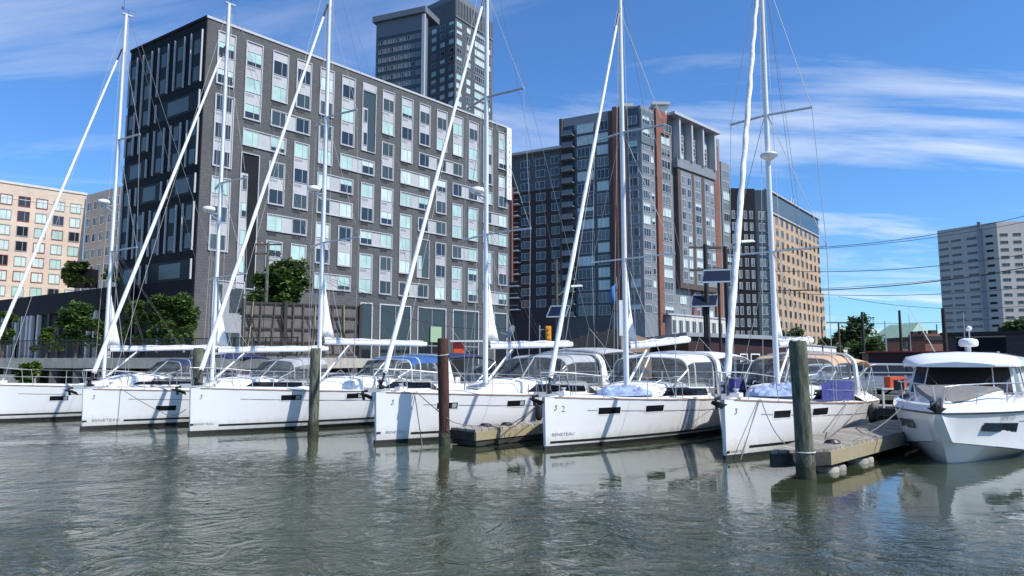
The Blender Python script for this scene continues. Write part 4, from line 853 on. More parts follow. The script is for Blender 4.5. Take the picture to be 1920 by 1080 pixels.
# left (shaded) face
def aL(px, py=350): return A.on('L', px, py)[0]
def segL(name, m, p0, p1, z0, z1, d):
    a1, a0 = aL(p0), aL(p1); mb = MB(); A.b(mb, 'L', min(a0, a1), max(a0, a1), z0, z1, 0, d); return mb.build(name, M[m], A.root)
segL('brick_pier', 'brown', 1144, 1152, 14, 61.6, .6); segL('brick_pier', 'redbr', 1152, 1160, 14, 62.4, .9); segL('brick_pier', 'brown', 1160, 1176, 14, 62.2, .6)
segL('brick_pier', 'brown', 1051, 1056, 14, 61.9, .6); seg2 = segL('corner_glazing', 'gteal', 1178, 1200, 57, 61.5, .2)
for z in rows2:
    A.addwin('L', aL(1114), aL(1083), z-1.15, z+1.15, 'r', 3, .1, .1); A.addwin('L', aL(1142), aL(1120), z-1.15, z+1.15, 'r', 2, .1, .1); A.addwin('L', aL(1197), aL(1180), z-1, z+1, 'r', 1, .08, .25 if z > 57 else .08)
for z in rows2:      # balconies at the left edge
    mb = MB(); A.b(mb, 'L', aL(1078), aL(1057), z-1.45, z-1.2, 0, 1.5, 0); A.b(mb, 'L', aL(1078), aL(1057), z-1.2, z-.2, 1.42, 1.48, 1); A.b(mb, 'L', aL(1078), aL(1057), z-1.2, z+1.3, .0, .06, 2); mb.build('balcony', [M['bluegr'], M['gblue'], M['gdark']], A.root)
A.flush(100, glasses=('mint2', 'gblue', 'gdark', 'gteal'), seed=9, probs=(.3, .38, .2, .12))
for (p, q, z) in ((1175, 1190, 64.6), (1240, 1262, 65.0)):
    a0 = A.on('R', 1205, 200)[0]; o0 = PZ(p, 195, 62); o1 = PZ(q, 195, 62); mb = MB(); x0, y0 = o0.x-A.C.x, o0.y-A.C.y+7
    mb.box(x0, x0+(o1.x-o0.x), y0, y0+6, 62-LOT, z-.7-LOT, 0); mb.box(x0-.8, x0+(o1.x-o0.x)+.8, y0-.8, y0+6.8, z-.7-LOT, z-LOT, 1); mb.build('roof_house', [M['white'], M['coping']], A.root)
# wing to its left, lower, half hidden
A2 = Bld('apartment_building', 'lower brown brick wing with grey top floors, between the charcoal block and the tower', 'apartment building', 54, (1056, 283), (1070, 283), (948, 300))
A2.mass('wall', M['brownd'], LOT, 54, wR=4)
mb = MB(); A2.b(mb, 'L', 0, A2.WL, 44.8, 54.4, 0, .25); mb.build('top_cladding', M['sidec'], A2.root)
mb = MB(); A2.b(mb, 'L', -.5, A2.WL+1.0, 54.4, 55.0, -3, 1.6); mb.build('roof_slab', M['coping'], A2.root)
rows = [52-2.95*i for i in range(13)]
for z in rows:
    for (k0, k1) in ((.06, .2), (.30, .46), (.56, .72)): A2.addwin('L', A2.WL*k0, A2.WL*k1, z-.95, z+.95, 'r', 1, .1, .3 if z > 44 else .05)
A2.flush(100, glasses=('gteal', 'gteal', 'gdark', 'gteal'), seed=11)
for z in rows[2:]:
    mb = MB(); A2.b(mb, 'L', A2.on('L', 976, 400)[0], A2.WL, z-1.5, z-1.25, 0, 1.6); A2.b(mb, 'L', A2.on('L', 976, 400)[0], A2.WL, z-.35, z-.28, 1.5, 1.58); mb.build('balcony', M['white'], A2.root)
mb = MB(); A2.b(mb, 'L', A2.on('L', 968, 400)[0], A2.on('L', 961.5, 400)[0], 22, 46, 1.7, 2.4); mb.build('brick_pier', M['redbr'], A2.root)
# low shaded stone podium in front of them
A3 = Bld('podium_building', 'low shaded grey stone podium with paired windows, left of the white stone front', 'building', 13.4, (1172, 607), (1182, 608), (962, 622))
A3.mass('wall', M['infilld'], LOT, 13.4, wR=5); mb = MB(); A3.b(mb, 'L', 0, A3.WL, 13.4, 13.9, -.5, .3); mb.build('cornice', M['bluegr'], A3.root)
for k in range(9):
    for q in (.12, .52):
        a = A3.WL*(k+q)/9; A3.addwin('L', a, a+A3.WL/9*.26, 8.6, 12.0, 3, 0, .1, .04); A3.addwin('L', a, a+A3.WL/9*.26, 3.5, 6.5, 3, 0, .1, .04)
A3.flush(100, seed=1, glasses=('gdark', 'gteal', 'gdark', 'gteal'))
# --- tan block with green top floor, right ------------------------------------------------
D = Bld('apartment_building', 'orange tan office block with a grey green top storey and dark glazed side', 'office building', 46, (1437, 378), (1534, 430), (1368, 376))
D.mass('wall', M['tanor'], LOT, 43.6); D.mass('top_storey', M['bluegr'], 43.6, 49.2); 
mb = MB(); D.b(mb, 'R', -.3, D.WR+.4, 49.2, 49.6, -.6, .6); D.b(mb, 'R', -.2, D.WR+.3, 43.3, 43.7, 0, .4); mb.build('cornice', M['coping'], D.root)
mb = MB(); D.b(mb, 'R', 0, D.WR, 43.8, 49.0, 0, .15); mb.build('clerestory', M['greent'] if False else M['gteal'], D.root)
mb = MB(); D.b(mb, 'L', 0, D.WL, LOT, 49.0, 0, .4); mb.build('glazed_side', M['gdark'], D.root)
mb = MB(); D.b(mb, 'L', D.WL*.35, D.WL, LOT, 49.3, .4, .7); mb.build('brick_side_painted_shade', M['blackw'], D.root)  # brick side blackened, its shade painted into the colour
rows = [42-3.25*i for i in range(12)]
facade(D, 'R', [D.WR*(k+.75)/11 for k in range(11)], rows, D.WR/11*.46, 2.1, 1, mull=0, fr=.1, fm='tanor'); D.flush(100, glasses=('gdark', 'gblue', 'gdark', 'gteal'), seed=6, probs=(.5, .2, .2, .1))
for z in rows:
    mb = MB(); D.b(mb, 'R', -.9, .6, z-1.7, z-1.45, -.3, 1.1, 0); D.b(mb, 'R', -.8, .5, z-1.45, z+1.2, -.3, .7, 1); mb.build('balcony', [M['coping'], M['gblue']], D.root)
mb = MB(); D.b(mb, 'R', D.WR, D.WR+3.4, LOT, 25, -6, 0); mb.build('side_wing', M['tanor'], D.root)
for z in [23-3.2*i for i in range(7)]: D.addwin('R', D.WR+.6, D.WR+2.8, z-.8, z+.8, 'r', 1, .1, .03)
for z in rows:
    for k in (.06, .17, .42, .58, .76, .9): D.addwin('L', D.WL*k, D.WL*(k+.09), z-1.1, z+1.1, 'r', 1, .1, .74 if k > .3 else .44)
for s_ in (0,):
    D.flush(100, glasses=('gblue', 'gteal', 'gdark', 'gteal'), seed=7)
mb = MB()
for k in (.62, .66): D.b(mb, 'R', D.WR*k, D.WR*k+.4, 49.6, 53.5, -3, -2.6)
mb.build('roof_antenna', M['white'], D.root)
# --- grey concrete block at the far right --------------------------------------------------
G = Bld('apartment_building', 'grey concrete slab block with narrow slit windows at the far right', 'apartment building', 60, (1868, 416), (2120, 408), (1757, 433))
G.mass('wall', M['greyc'], LOT, 60)
rows = [54.5-3.1*i for i in range(16)]
facade(G, 'L', [G.WL*k for k in (.42, .68, .90)], rows, G.WL*.17, 1.1, 1, mull=0, fr=.06, fm='greyc', st=3); facade(G, 'L', [G.WL*.13], rows, G.WL*.12, 1.1, 2, mull=0, fr=.06, fm='greyc', st=3)
facade(G, 'R', [G.WR*(k+.5)/10 for k in range(10)], rows, G.WR/10*.62, 1.3, 3, mull=1, fr=.06, fm='greyc', st=3); G.flush(100, glasses=('gdark',)*4)
mb = MB(); G.b(mb, 'L', G.WL*.24, G.WL*.30, LOT, 61, 0, .8); mb.build('stair_shaft', M['infilld'], G.root)
# ------------------------------------------------------------------ motor boat
def motorboat():
    th = 50; ox, oy = 9.1, 15.0
    root = thing('motor_boat', 'white cabin motor boat with a dark windscreen and grey sun pad, moored bow on', 'motor boat', (ox, oy, 0), R(th))
    L = 8.6; n = 22
    def bs(x): return 0.06+1.50*(1-(1-min(x/4.2, 1))**2.1)
    def bc(x): t = max(0, x-.25); return 0.03+1.33*(1-(1-min(t/4.2, 1))**2.1)
    def zs(x): return 1.11+0.14*(x/L)**2-.04*math.sin(x/L*3.1)
    def zc(x): return max(.16, .52-.12*x)
    def zk(x): return -.45 if x > 1.7 else -.45+1.15*((1.7-x)/1.7)**2.0*1.25
    xs = [0, .03, .07, .12, .18, .25, .32, .4, .5, .6, .7, .82, .95, 1.1, 1.25, 1.4, 1.6, 1.8, 2.0, 2.2, 2.45, 2.7, 3, 3.35, 3.7, 4.1, 4.5, 5, 5.5, 6.5, 7.6, L]
    def half(s):
        rows = []
        for x in xs:
            k = zk(x); c = max(zc(x), k+.02); b_ = bs(x); q = bc(x) if x > .35 else min(b_*.5, bc(.35)*x/.35+.03)
            rake = 0
            pts = [(x, 0, k), (x, s*q*.5, lerp(k, c, .46)), (x, s*q, c), (x, s*(q+.05), c+.02)]
            for f in (.2, .4, .6, .8, 1): 
                w_ = lerp(q+.05, b_, f**1.25); pts.append((x, s*w_, lerp(c+.02, zs(x), f)))
            pts += [(x, s*(b_+.02), zs(x)+.03), (x, s*(b_-.01), zs(x)+.17+.01*x), (x, s*max(0, b_-.12), zs(x)+.20+.01*x)]
            rows.append(pts)
        return rows
    mb = MB(); A_, B_ = half(-1), half(1); mb.grid(A_); mb.grid(B_); mb.grid([A_[-1], B_[-1]]); mb.grid([A_[0], B_[0]])
    hull = mb.build('hull', M['gel'], root, smooth=28)
    mb = MB()
    for s in (-1, 1):
        mb.tube([(0.0, 0, zs(0)+.01)]+[(x, s*(bs(x)+.018), zs(x)+.01) for x in xs[1:]], .022, 6)
        mb.tube([(x, s*(bc(x)+.055), zc(x)+.015) for x in xs if x > 1.4], .010, 4)
        rr = [[(x, s*(lerp(bc(x)+.05, bs(x), f**1.25)+.006), lerp(zc(x)+.02, zs(x), f)) for x in [2.3+i*.2 for i in range(18)]] for f in (.735, .75)]
        mb.grid(rr)
    mb.build('rub_rail', M['stripe'], hull)
    for s in (-1, 1):
        for (xa, xb, f0, f1, sl_) in ((1.05, 2.25, .44, .70, .15), (3.4, 4.9, .44, .66, .1)):
            mb = MB(); mb.grid([[(x+sl_*(1-j)*(-1 if i < 3 else 1)*.4, s*(lerp(bc(x)+.05, bs(x), lerp(f0, f1, j)**1.25)+.022), lerp(zc(x)+.02, zs(x), lerp(f0, f1, j))) for i, x in enumerate([lerp(xa, xb, k/6) for k in range(7)])] for j in (0, .5, 1)]); mb.build('hull_window', M['tint'], hull)
    v, f = textmesh("BVK'SA", .17); mb = MB(); mb.add([(1.55+p[0], -(lerp(bc(1.55+p[0])+.05, bs(1.55+p[0]), .86**1.25)+.02), lerp(zc(1.8), zs(1.8), .82)+p[1]*.8) for p in v], f); mb.build('lettering', M['greyline'], hull)
    # foredeck, sun pad, side decks
    mb = MB(); mb.grid([[(x, q*(bs(x)-.10), zs(x)+.13) for q in (-1, -.5, 0, .5, 1)] for x in xs]); mb.build('deck', M['deckw'], root, smooth=30)
    mb = MB(); rows = []
    for i in range(13):
        x = lerp(.55, 3.1, i/12); w_ = min(1.0, (bs(x)-.30)*.92); h = zs(x)+.16+.29*sm((x-.4)/2.2)
        rows.append([(x, -w_, zs(x)+.12), (x, -w_+.1, h), (x, -w_*.4, h+.05), (x, 0, h+.06), (x, w_*.4, h+.05), (x, w_-.1, h), (x, w_, zs(x)+.12)])
    mb.grid(rows); trunk = mb.build('cabin_trunk', M['gel'], root, smooth=50)
    mb = MB(); rows = []
    for i in range(10):
        x = lerp(.85, 2.75, i/9); w_ = min(.95, (bs(x)-.42)*.95); h = zs(x)+.20+.29*sm((x-.4)/2.2); e = .06 if 0 < i < 9 else 0
        rows.append([(x, -w_, h-.02), (x, -w_+.04, h+e), (x, -.02, h+e+.03), (x, 0, h+e+.005), (x, .02, h+e+.03), (x, w_-.04, h+e), (x, w_, h-.02)])
    mb.grid(rows); mb.build('sun_pad', M['cushion'], trunk, smooth=40)
    # wheelhouse glass ring
    zb, zt = 1.42, 2.10
    base = [(5.9, -1.16), (4.6, -1.18), (3.25, -1.12), (2.85, -.75), (2.68, 0), (2.85, .75), (3.25, 1.12), (4.6, 1.18), (5.9, 1.16)]
    topr = [(5.7, -1.05), (4.8, -1.06), (3.75, -1.02), (3.42, -.68), (3.28, 0), (3.42, .68), (3.75, 1.02), (4.8, 1.06), (5.7, 1.05)]
    mb = MB(); mb.grid([[(x, y, z) for (x, y) in base] if z == zb else [(x, y, z) for (x, y) in topr] for z in (zb, zt)])
    gl = mb.build('windscreen', M['tint'], root)
    mb = MB(); low = [(x, y, zs(3)+.10) for x, y in base]; mb.grid([low, [(x, y*1.01, zb+.01) for x, y in base]]); mb.build('wheelhouse_side', M['gel'], root)
    mb = MB()
    for i in (0, 1, 2, 6, 7, 8): mb.bar((*base[i], zb), (*topr[i], zt), .06, .05)
    for i in (3, 5): mb.bar((*base[i], zb), (*topr[i], zt), .025, .03)
    mb.tube([(*q, zb) for q in base], .022, 5); mb.build('window_post', M['gel'], gl)
    mb = MB(); mb.bar((2.72, -.4, 1.52), (2.98, -.72, 1.9), .02, .02); mb.bar((2.68, .3, 1.52), (3.0, .62, 1.9), .02, .02); mb.build('wiper', M['black'], gl)
    # roof
    rows = []; N_ = 16
    for i in range(N_+1):
        t = i/N_; x = lerp(2.9, 6.5, t); w_ = 1.26*(1-(1-min(t/.14, 1))**2.4*.36); c = .30*sm(t/.14+.25)
        rows.append([(x, 0, 2.09), (x, -w_*.9, 2.09), (x, -w_, 2.11), (x, -w_, 2.11+c*.35), (x, -w_+.08, 2.12+c*.75), (x, -w_*.6, 2.14+c), (x, 0, 2.17+c*1.02), (x, w_*.6, 2.14+c), (x, w_-.08, 2.12+c*.75), (x, w_, 2.11+c*.35), (x, w_, 2.11), (x, w_*.9, 2.09), (x, 0, 2.09)])
    mb = MB(); mb.grid(rows); mb.add(rows[0], [tuple(range(13))]); mb.add(rows[-1], [tuple(range(13))]); roof = mb.build('roof', M['gel'], root, smooth=45)
    mb = MB(); mb.box(4.0, 4.7, -.75, -.2, 2.45, 2.485); mb.box(4.0, 4.7, .2, .75, 2.45, 2.485); mb.build('roof_hatch', M['tint'], roof)
    mb = MB(); mb.bar((5.7, 1.1, 1.3), (6.3, 1.15, 2.15), .3, .07); mb.build('roof_support', M['gel'], roof); mb = MB(); mb.bar((5.7, -1.1, 1.3), (6.3, -1.15, 2.15), .3, .07); mb.build('roof_support', M['gel'], roof)
    # roof gear
    mb = MB(); c = (4.9, -.05, 2.52); mb.tube([(4.9, -.05, 2.42), (4.9, -.05, 2.62)], .05, 8); 
    mb.lathe([(.02, .10), (.18, .11), (.225, .14), (.23, .24), (.20, .30), (.1, .33), (.01, .33)], 20, c); mb.build('radar_dome', M['white'], roof, smooth=45)
    mb = MB(); mb.tube([(5.2, -.05, 2.4), (5.2, -.05, 3.05)], .018, 6, 1); mb.lathe([(.01, -.07), (.06, -.04), (.075, 0), (.06, .05), (.01, .08)], 12, (5.2, -.05, 3.12)); mb.build('anchor_light', [M['white'], M['alu']], roof, smooth=60)
    mb = MB(); mb.tube([(4.3, .62, 2.42), (4.25, .75, 2.75), (4.0, 1.25, 3.9)], .016, 5, 0, .006); mb.build('whip_antenna', M['white'], roof)
    # rails
    for s in (-1, 1):
        mb = MB(); P_ = lambda x, h: (x, s*(max(.03, bs(x)-.13)), zs(x)+.19+h)
        mb.tube([P_(6, 0), P_(5.7, .42), P_(4, .45), P_(2.6, .45), P_(1.4, .45), P_(.6, .42), P_(.25, .38), P_(.18, .0)], .016, 6)
        for x in (4.6, 3.2, 2.0, 1.0): mb.tube([P_(x, 0), P_(x+.08, .45)], .013, 5)
        mb.tube([P_(4.6, .22), P_(3.2, .22), P_(2.0, .23), P_(1.0, .22)], .007, 4); mb.build('bow_rail', M['steel'], root)
    mb = MB(); mb.box(-.25, .5, -.08, .08, 1.30, 1.34, 1); mb.box(-.28, -.02, -.10, -.08, 1.24, 1.40); mb.box(-.28, -.02, .08, .10, 1.24, 1.40); mb.bar((-.35, 0, 1.32), (.4, 0, 1.40), .04, .07); mb.bar((-.35, 0, 1.34), (-.28, 0, 1.14), .05, .08)
    mb.add([(-.46, 0, 1.26), (-.15, -.19, 1.24), (-.04, 0, 1.10), (-.15, .19, 1.24), (-.2, 0, 1.28)], [(0, 1, 2), (0, 2, 3), (0, 4, 1), (0, 3, 4), (1, 4, 2), (3, 2, 4)]); mb.build('anchor', [M['black'], M['steel']], root)
    mb = MB(); mb.box(2.95, 3.1, 1.2, 1.42, 1.5, 1.75); mb.build('wing_mirror', M['black'], root)
motorboat()
# ------------------------------------------------------------------ piles, pontoons, moorings
def pile(label, px, X, Y, top, r, m, cat='mooring pile', lean=0.02, wet=.35, name='mooring_pile', bot=-2):
    root = thing(name, label, cat, (X, Y, 0), 0, None); rnd = random.Random(px)
    zs_ = [bot, -.2, 0, .25, .55, 1.0, 1.6, 2.2, top-.04, top]; mb = MB(); n = 18; rows = []
    for z in zs_:
        rr = r*(1+.03*math.sin(z*3+px))*(.93 if z == top else 1); rows.append([(lean*z+rr*math.cos(a*2*math.pi/n)*(1+.03*math.sin(a*5+px)), rr*math.sin(a*2*math.pi/n)*(1+.03*math.cos(a*4+z)), z+(.02*math.sin(a*2+px) if z == top else 0)) for a in range(n+1)])
    mb.grid(rows); mb.add([r_ for r_ in rows[-1][:-1]], [tuple(range(n))]); mb.build('shaft', M[m], root, smooth=50)
    mb = MB(); rows = []
    for z in (-.6, -.1, .2, wet-.05, wet):
        rr = r*1.035+(.008 if z < wet else -.006); rows.append([(lean*z+rr*math.cos(a*2*math.pi/n), rr*math.sin(a*2*math.pi/n), z+(.04*math.sin(a*3.0)+.03*math.sin(a*5.3) if z >= wet-.06 else 0)) for a in range(n+1)])
    mb.grid(rows); mb.build('tide_growth', M['algae'], root, smooth=50); return root
pile('tall green grey wooden pile standing in front of the pontoon, rightmost of the piles', 1490, 5.62, 13.55, 2.62, .165, 'pilew', lean=-.02)
pile('rust red steel pile in front of the fourth yacht', 838, -1.80, 18.85, 2.85, .145, 'piler', lean=-.03)
pile('green wooden pile standing in front of the long yacht with the blue dodger', 595, -6.42, 22.75, 2.66, .165, 'pilew', lean=0)
pile('pale green wooden pile half hidden between the second and third yachts', 374, -10.85, 24.1, 2.70, .17, 'pilew', lean=0)
def dock(name, label, poly, z, m_side, floats=(), th=.26, plankdir=(.65, .75)):
    c = Vector((poly[0][0], poly[0][1], 0)); root = thing(name, label, 'pontoon', (c.x, c.y, 0)); P_ = [(x-c.x, y-c.y) for x, y in poly]; n = len(P_)
    mb = MB(); mb.add([(x, y, z) for x, y in P_]+[(x, y, z-.06) for x, y in P_], [tuple(range(n)), tuple(range(2*n-1, n-1, -1))]+[(i, (i+1) % n, (i+1) % n+n, i+n) for i in range(n)]); mb.build('deck_planks', M['plank'], root)
    for i in range(n):
        a = Vector((*P_[i], z-.06-th/2)); b_ = Vector((*P_[(i+1) % n], z-.06-th/2)); d = (b_-a).normalized(); mb = MB(); mb.bar(a-d*.0, b_+d*.0, .07, th); mb.build('side_beam', M[m_side[i % len(m_side)]], root)
    for k, (fx, fy) in enumerate(floats):
        mb = MB(); mb.lathe([(.20, -.35), (.21, -.3), (.21, .02), (.19, .05)], 12, (fx-c.x, fy-c.y, .05)); mb.build('float', M['floatw'], root, smooth=40)
    mb = MB(); q = [(x*.97+.02, y*.97+.02) for x, y in P_]; mb.add([(x, y, z-th-.07) for x, y in q]+[(x, y, .02) for x, y in q], [tuple(range(n))]+[(i, (i+1) % n, (i+1) % n+n, i+n) for i in range(n)]) if name == 'finger_pontoon' and not floats else None
    if mb.v: mb.build('dark_float', M['wooddark'], root)
    return root
L6 = lambda x, y: (4.85+x*math.cos(R(52))-y*math.sin(R(52)), 16.15+x*math.sin(R(52))+y*math.cos(R(52)))
a_d, b_d, c_d = PZ(1446, 845, .5), PZ(1554, 841, .5), PZ(1682, 812, .5)
e_d = c_d+(c_d-b_d).normalized()*4
dock('finger_pontoon', 'weathered pontoon with a yellowed timber edge and white floats, beside the motor boat', [(a_d.x, a_d.y), (b_d.x, b_d.y), (c_d.x, c_d.y), (e_d.x, e_d.y), L6(8, -1.95), L6(5.5, -1.82), L6(3.6, -1.6), L6(1.6, -1.45)], .5, ['wooddark', 'woody', 'wood', 'wood', 'wooddark', 'wooddark', 'wooddark', 'wooddark'],
     floats=[(lerp(b_d.x, c_d.x, t)-.16, lerp(b_d.y, c_d.y, t)+.10) for t in (.10, .19, .50, .58)])
f0 = PZ(891, 806, .45); f1 = PZ(1015, 794, .45); L4 = lambda x, y: (-3.75+x*math.cos(R(47))-y*math.sin(R(47)), 19.2+x*math.sin(R(47))+y*math.cos(R(47)))
f2 = f1+(f1-f0).normalized()*2.2
dock('finger_pontoon', 'small pontoon with a pale plank edge between the fourth and fifth yachts', [(f0.x, f0.y), (f1.x, f1.y), (f2.x, f2.y), L4(6.0, -2.05), L4(4, -1.72), L4(1.4, -1.55)], .45, ['woody', 'wood', 'wood', 'wood', 'wood', 'wooddark'], th=.22)
def rope(label, pts, r=.012, sag=0.0, m='rope', name='mooring_line', cat='mooring line', group='mooring lines'):
    pts = [Vector(p) for p in pts]; out = []
    for a, b_ in zip(pts, pts[1:]):
        for i in range(9):
            t = i/8
            if out and i == 0: continue
            q = a.lerp(b_, t); q.z -= sag*4*t*(1-t); out.append(q)
    o = pts[0].copy(); mb = MB(); mb.tube([p-o for p in out], r, 5); ob = mb.build(name, M[m]); ob.location = o; return tag(ob, label, cat, group)
def W_(H, x, y, z): return H.w(x, y, z)
def bowpt(H, x, s=-1): return H.w(x, s*(H.bd(x)+.02), H.sheer(x)+.05)
rope('slack line hanging from the bow of the rightmost sailing yacht to the pontoon', [bowpt(Y6, 1.0), PZ(1468, 828, .5), PZ(1500, 838, .52)], sag=.14)
rope('line dropping straight down the bow of the rightmost sailing yacht', [bowpt(Y6, .95), PZ(1388, 862, .02)+Vector((0, -.02, 0))])
rope('line slanting from the fourth yacht bow past the rusty pile onto the small pontoon', [bowpt(Y4, 1.0), PY(848, 791, 18.6), PZ(905, 799, .5)], sag=.03)
rope('line dropping from the fourth yacht bow into the water left of the rusty pile', [bowpt(Y4, .95), PZ(792, 838, -.05)], sag=.0)
rope('long line crossing the second yacht hull from its bow toward the third yacht', [bowpt(Y2, 1.0), PY(318, 780, 22.6), Y3.w(.0, .25, .75)], sag=.05)
rope('short line from the third yacht bow back towards the second yacht', [Y3.w(.15, .12, 1.40), Y2.side(4.8, .5, .1) and Y2.w(4.8, -Y2.hb(4.8, .6)-.02, .6)], sag=.08)
rope('line from the fifth yacht bow down to the small pontoon', [Y5.w(.3, .2, 1.3), PZ(950, 799, .5)], sag=.08)
rope('second line from the fifth yacht bow to the small pontoon', [Y5.w(.3, .22, 1.25), PZ(968, 797, .5)], sag=.02)
rope('pale rope tied around the rightmost pile above the pontoon end', [Vector((5.62+.19*math.cos(a), 13.55+.19*math.sin(a), .50)) for a in [i*.9 for i in range(8)]], r=.014, m='ropew')
rope('pale rope tied round the top of the rusty pile', [Vector((-1.88+.165*math.cos(a), 18.85+.165*math.sin(a), 2.3+.02*a)) for a in [i*.9 for i in range(8)]], r=.013, m='ropew')
rope('rope from the motor boat to the pontoon', [Vector((9.1, 15.0, 0))+Vector((math.cos(R(50))*.9-math.sin(R(50))*.62, math.sin(R(50))*.9+math.cos(R(50))*.62, 1.45)), PZ(1600, 826, .52)], sag=.12)
rope('line from the rightmost sailing yacht midships to the pontoon cleat', [Y6.w(4.9, -Y6.bd(4.9)-.02, 1.2), PZ(1548, 822, .52)], sag=.02)
rope('line from the rightmost sailing yacht quarter forward to the pontoon cleat', [Y6.w(6.9, -Y6.bd(6.9)-.02, 1.15), PZ(1552, 821, .52)], sag=.05)
def coil(label, p, m='black'):
    mb = MB()
    for k in range(3): mb.tube([(.16*math.cos(a)*(1-.15*k), .12*math.sin(a)*(1-.15*k), .02+.02*k) for a in [i*.52 for i in range(13)]], .016, 5)
    o = mb.build('rope_coil', M[m]); o.location = p; tag(o, label, 'rope coil', 'rope coils on the pontoons')
coil('black rope coil on the front end of the pontoon by the tall pile', PZ(1561, 831, .51)); coil('left rope coil on the small pontoon', PZ(910, 799, .46)); coil('right rope coil on the small pontoon', PZ(950, 797, .46))
def fender(label, H, x, zt, m='black', s=-1, r=.11, h=.55):
    p = H.w(x, s*(H.hb(x, zt-.3)+r+.01), 0); root = thing('fender', label, 'fender', (p.x, p.y, 0), 0, 'fenders hanging on the yachts')
    mb = MB(); mb.lathe([(.02, zt-h-.02), (r*.6, zt-h), (r, zt-h+.10), (r, zt-.12), (r*.7, zt-.03), (.03, zt), (.02, zt+.04)], 14); mb.build('body', M['rubber'], root, smooth=50)
    q = H.w(x, s*(H.bd(x)-.03), H.sheer(x)+.3)-p; mb = MB(); mb.tube([(0, 0, zt), q], .007, 4); mb.build('lanyard', M['rope'], root)
fender('black fender on the fourth yacht above the small pontoon', Y4, 4.9, .98); fender('rear black fender on the rightmost sailing yacht, by its quarter', Y6, 7.2, .98, r=.13); fender('front black fender on the rightmost sailing yacht, behind the tall pile', Y6, 2.55, .80)
def heap(label, H, x, y, z, lx, ly, h, seed, m='tarp'):
    rnd = random.Random(seed); p = H.w(x, y, z); ph = [rnd.random()*6 for _ in range(6)]; rows = []; n = 44
    for i in range(n+1):
        r_ = []
        for j in range(n+1):
            u, v = i/n*2-1, j/n*2-1; d = max(abs(u), abs(v)); rr = math.hypot(u, v)
            e = max(0, 1-rr**2.2)
            zz = h*e**.55*(.35+.30*math.sin(u*4+ph[0]+v)*math.cos(v*3+ph[1])+.42*(1-abs(math.sin(u*4+v*6+ph[2]+math.sin(v*5))))+.34*(1-abs(math.sin(u*8-v*5+ph[3]+math.sin(u*4)))))+.012
            edge = 1+.12*math.sin(math.atan2(v, u)*3+ph[4])
            if rr > 1: u, v = u/rr, v/rr
            r_.append((u*lx*edge, v*ly*edge, max(zz, .012)+(.0 if rr < 1 else 0)))
        rows.append(r_)
    mb = MB(); mb.grid(rows); o = mb.build('cloth_heap', M[m], smooth=70); o.location = p; o.rotation_euler = (0, 0, H.th); return tag(o, label, 'cloth', 'cloths heaped on the yachts')
def ct(H, x, dx=.30, ch=.40): return H.sheer(x)+0.05+ch*sm((x-H.L*dx)/(H.L*0.16))+.03
heap('pale blue cloth heaped in front of the mast of the yacht marked 2', Y5, 3.45, -.25, ct(Y5, 3.2), .95, .75, .30, 3)
heap('pale blue cloth bundled on the foredeck of the rightmost sailing yacht', Y6, 3.5, -.15, ct(Y6, 3.3), 1.0, .75, .32, 5)
# main pontoon behind the sterns
md = [PY(300, 745, 38), PY(1900, 745, 21.5)]; m0 = Vector((-24, 42.5, 0)); m1 = Vector((19, 25.6, 0)); dd = (m1-m0).normalized(); nn_ = Vector((-dd.y, dd.x, 0))
dock('main_pontoon', 'long main pontoon running behind the yachts along the bulkhead', [(m0.x, m0.y), (m1.x, m1.y), ((m1+nn_*2).x, (m1+nn_*2).y), ((m0+nn_*2).x, (m0+nn_*2).y)], .48, ['wooddark'], th=.25)
# ------------------------------------------------------------------ waterfront: promenade, sea wall, bulkhead
def shore(x):
    for (x0, y0), (x1, y1) in zip(SH, SH[1:]):
        if x0 <= x <= x1: return lerp(y0, y1, (x-x0)/(x1-x0))
    return SH[-1][1]
pw = [(-140, 79), (-33, 46), (-12, 39.5)]
mb = MB(); P_ = pw+[(-8, 66), (-60, 140), (-140, 170)]; n = len(P_)
mb.add([(x, y, 2.5) for x, y in P_]+[(x, y, 1.85) for x, y in P_], [tuple(range(n)), tuple(range(2*n-1, n-1, -1))]+[(i, (i+1) % n, (i+1) % n+n, i+n) for i in range(n)]); struct(mb.build('promenade', M['conc']))
root = thing('sea_wall', 'concrete sea wall with dark arched openings under the promenade at the left', 'sea wall', (-33, 46, 0))
mb = MB(); P_ = [(x+33, y-46+1.2) for x, y in pw]; mb.add([(x, y, -1) for x, y in P_]+[(x, y, 1.85) for x, y in P_], [(0, 1, 4, 3), (1, 2, 5, 4)]); mb.build('back_wall', M['concd'], root)
for i in range(26):
    x = -60+i*1.9; y = shore(x); mb = MB(); mb.box(x+33-.25, x+33+.25, y-46+.1, y-46+.9, -1, 1.848); mb.build('pier', M['concd'], root)
mb = MB(); mb.hexa([(-60+33, shore(-60)-46-.5, -1), (-31.0+33, shore(-31)-46-.6, -1), (-31+33, shore(-31)-46+.5, -1), (-60+33, shore(-60)-46+.6, -1), (-60+33, shore(-60)-46-.3, 1.55), (-31+33, shore(-31)-46-.3, 1.4), (-31+33, shore(-31)-46+.5, 1.4), (-60+33, shore(-60)-46+.6, 1.55)]); mb.build('lower_wall', M['conc'], root)
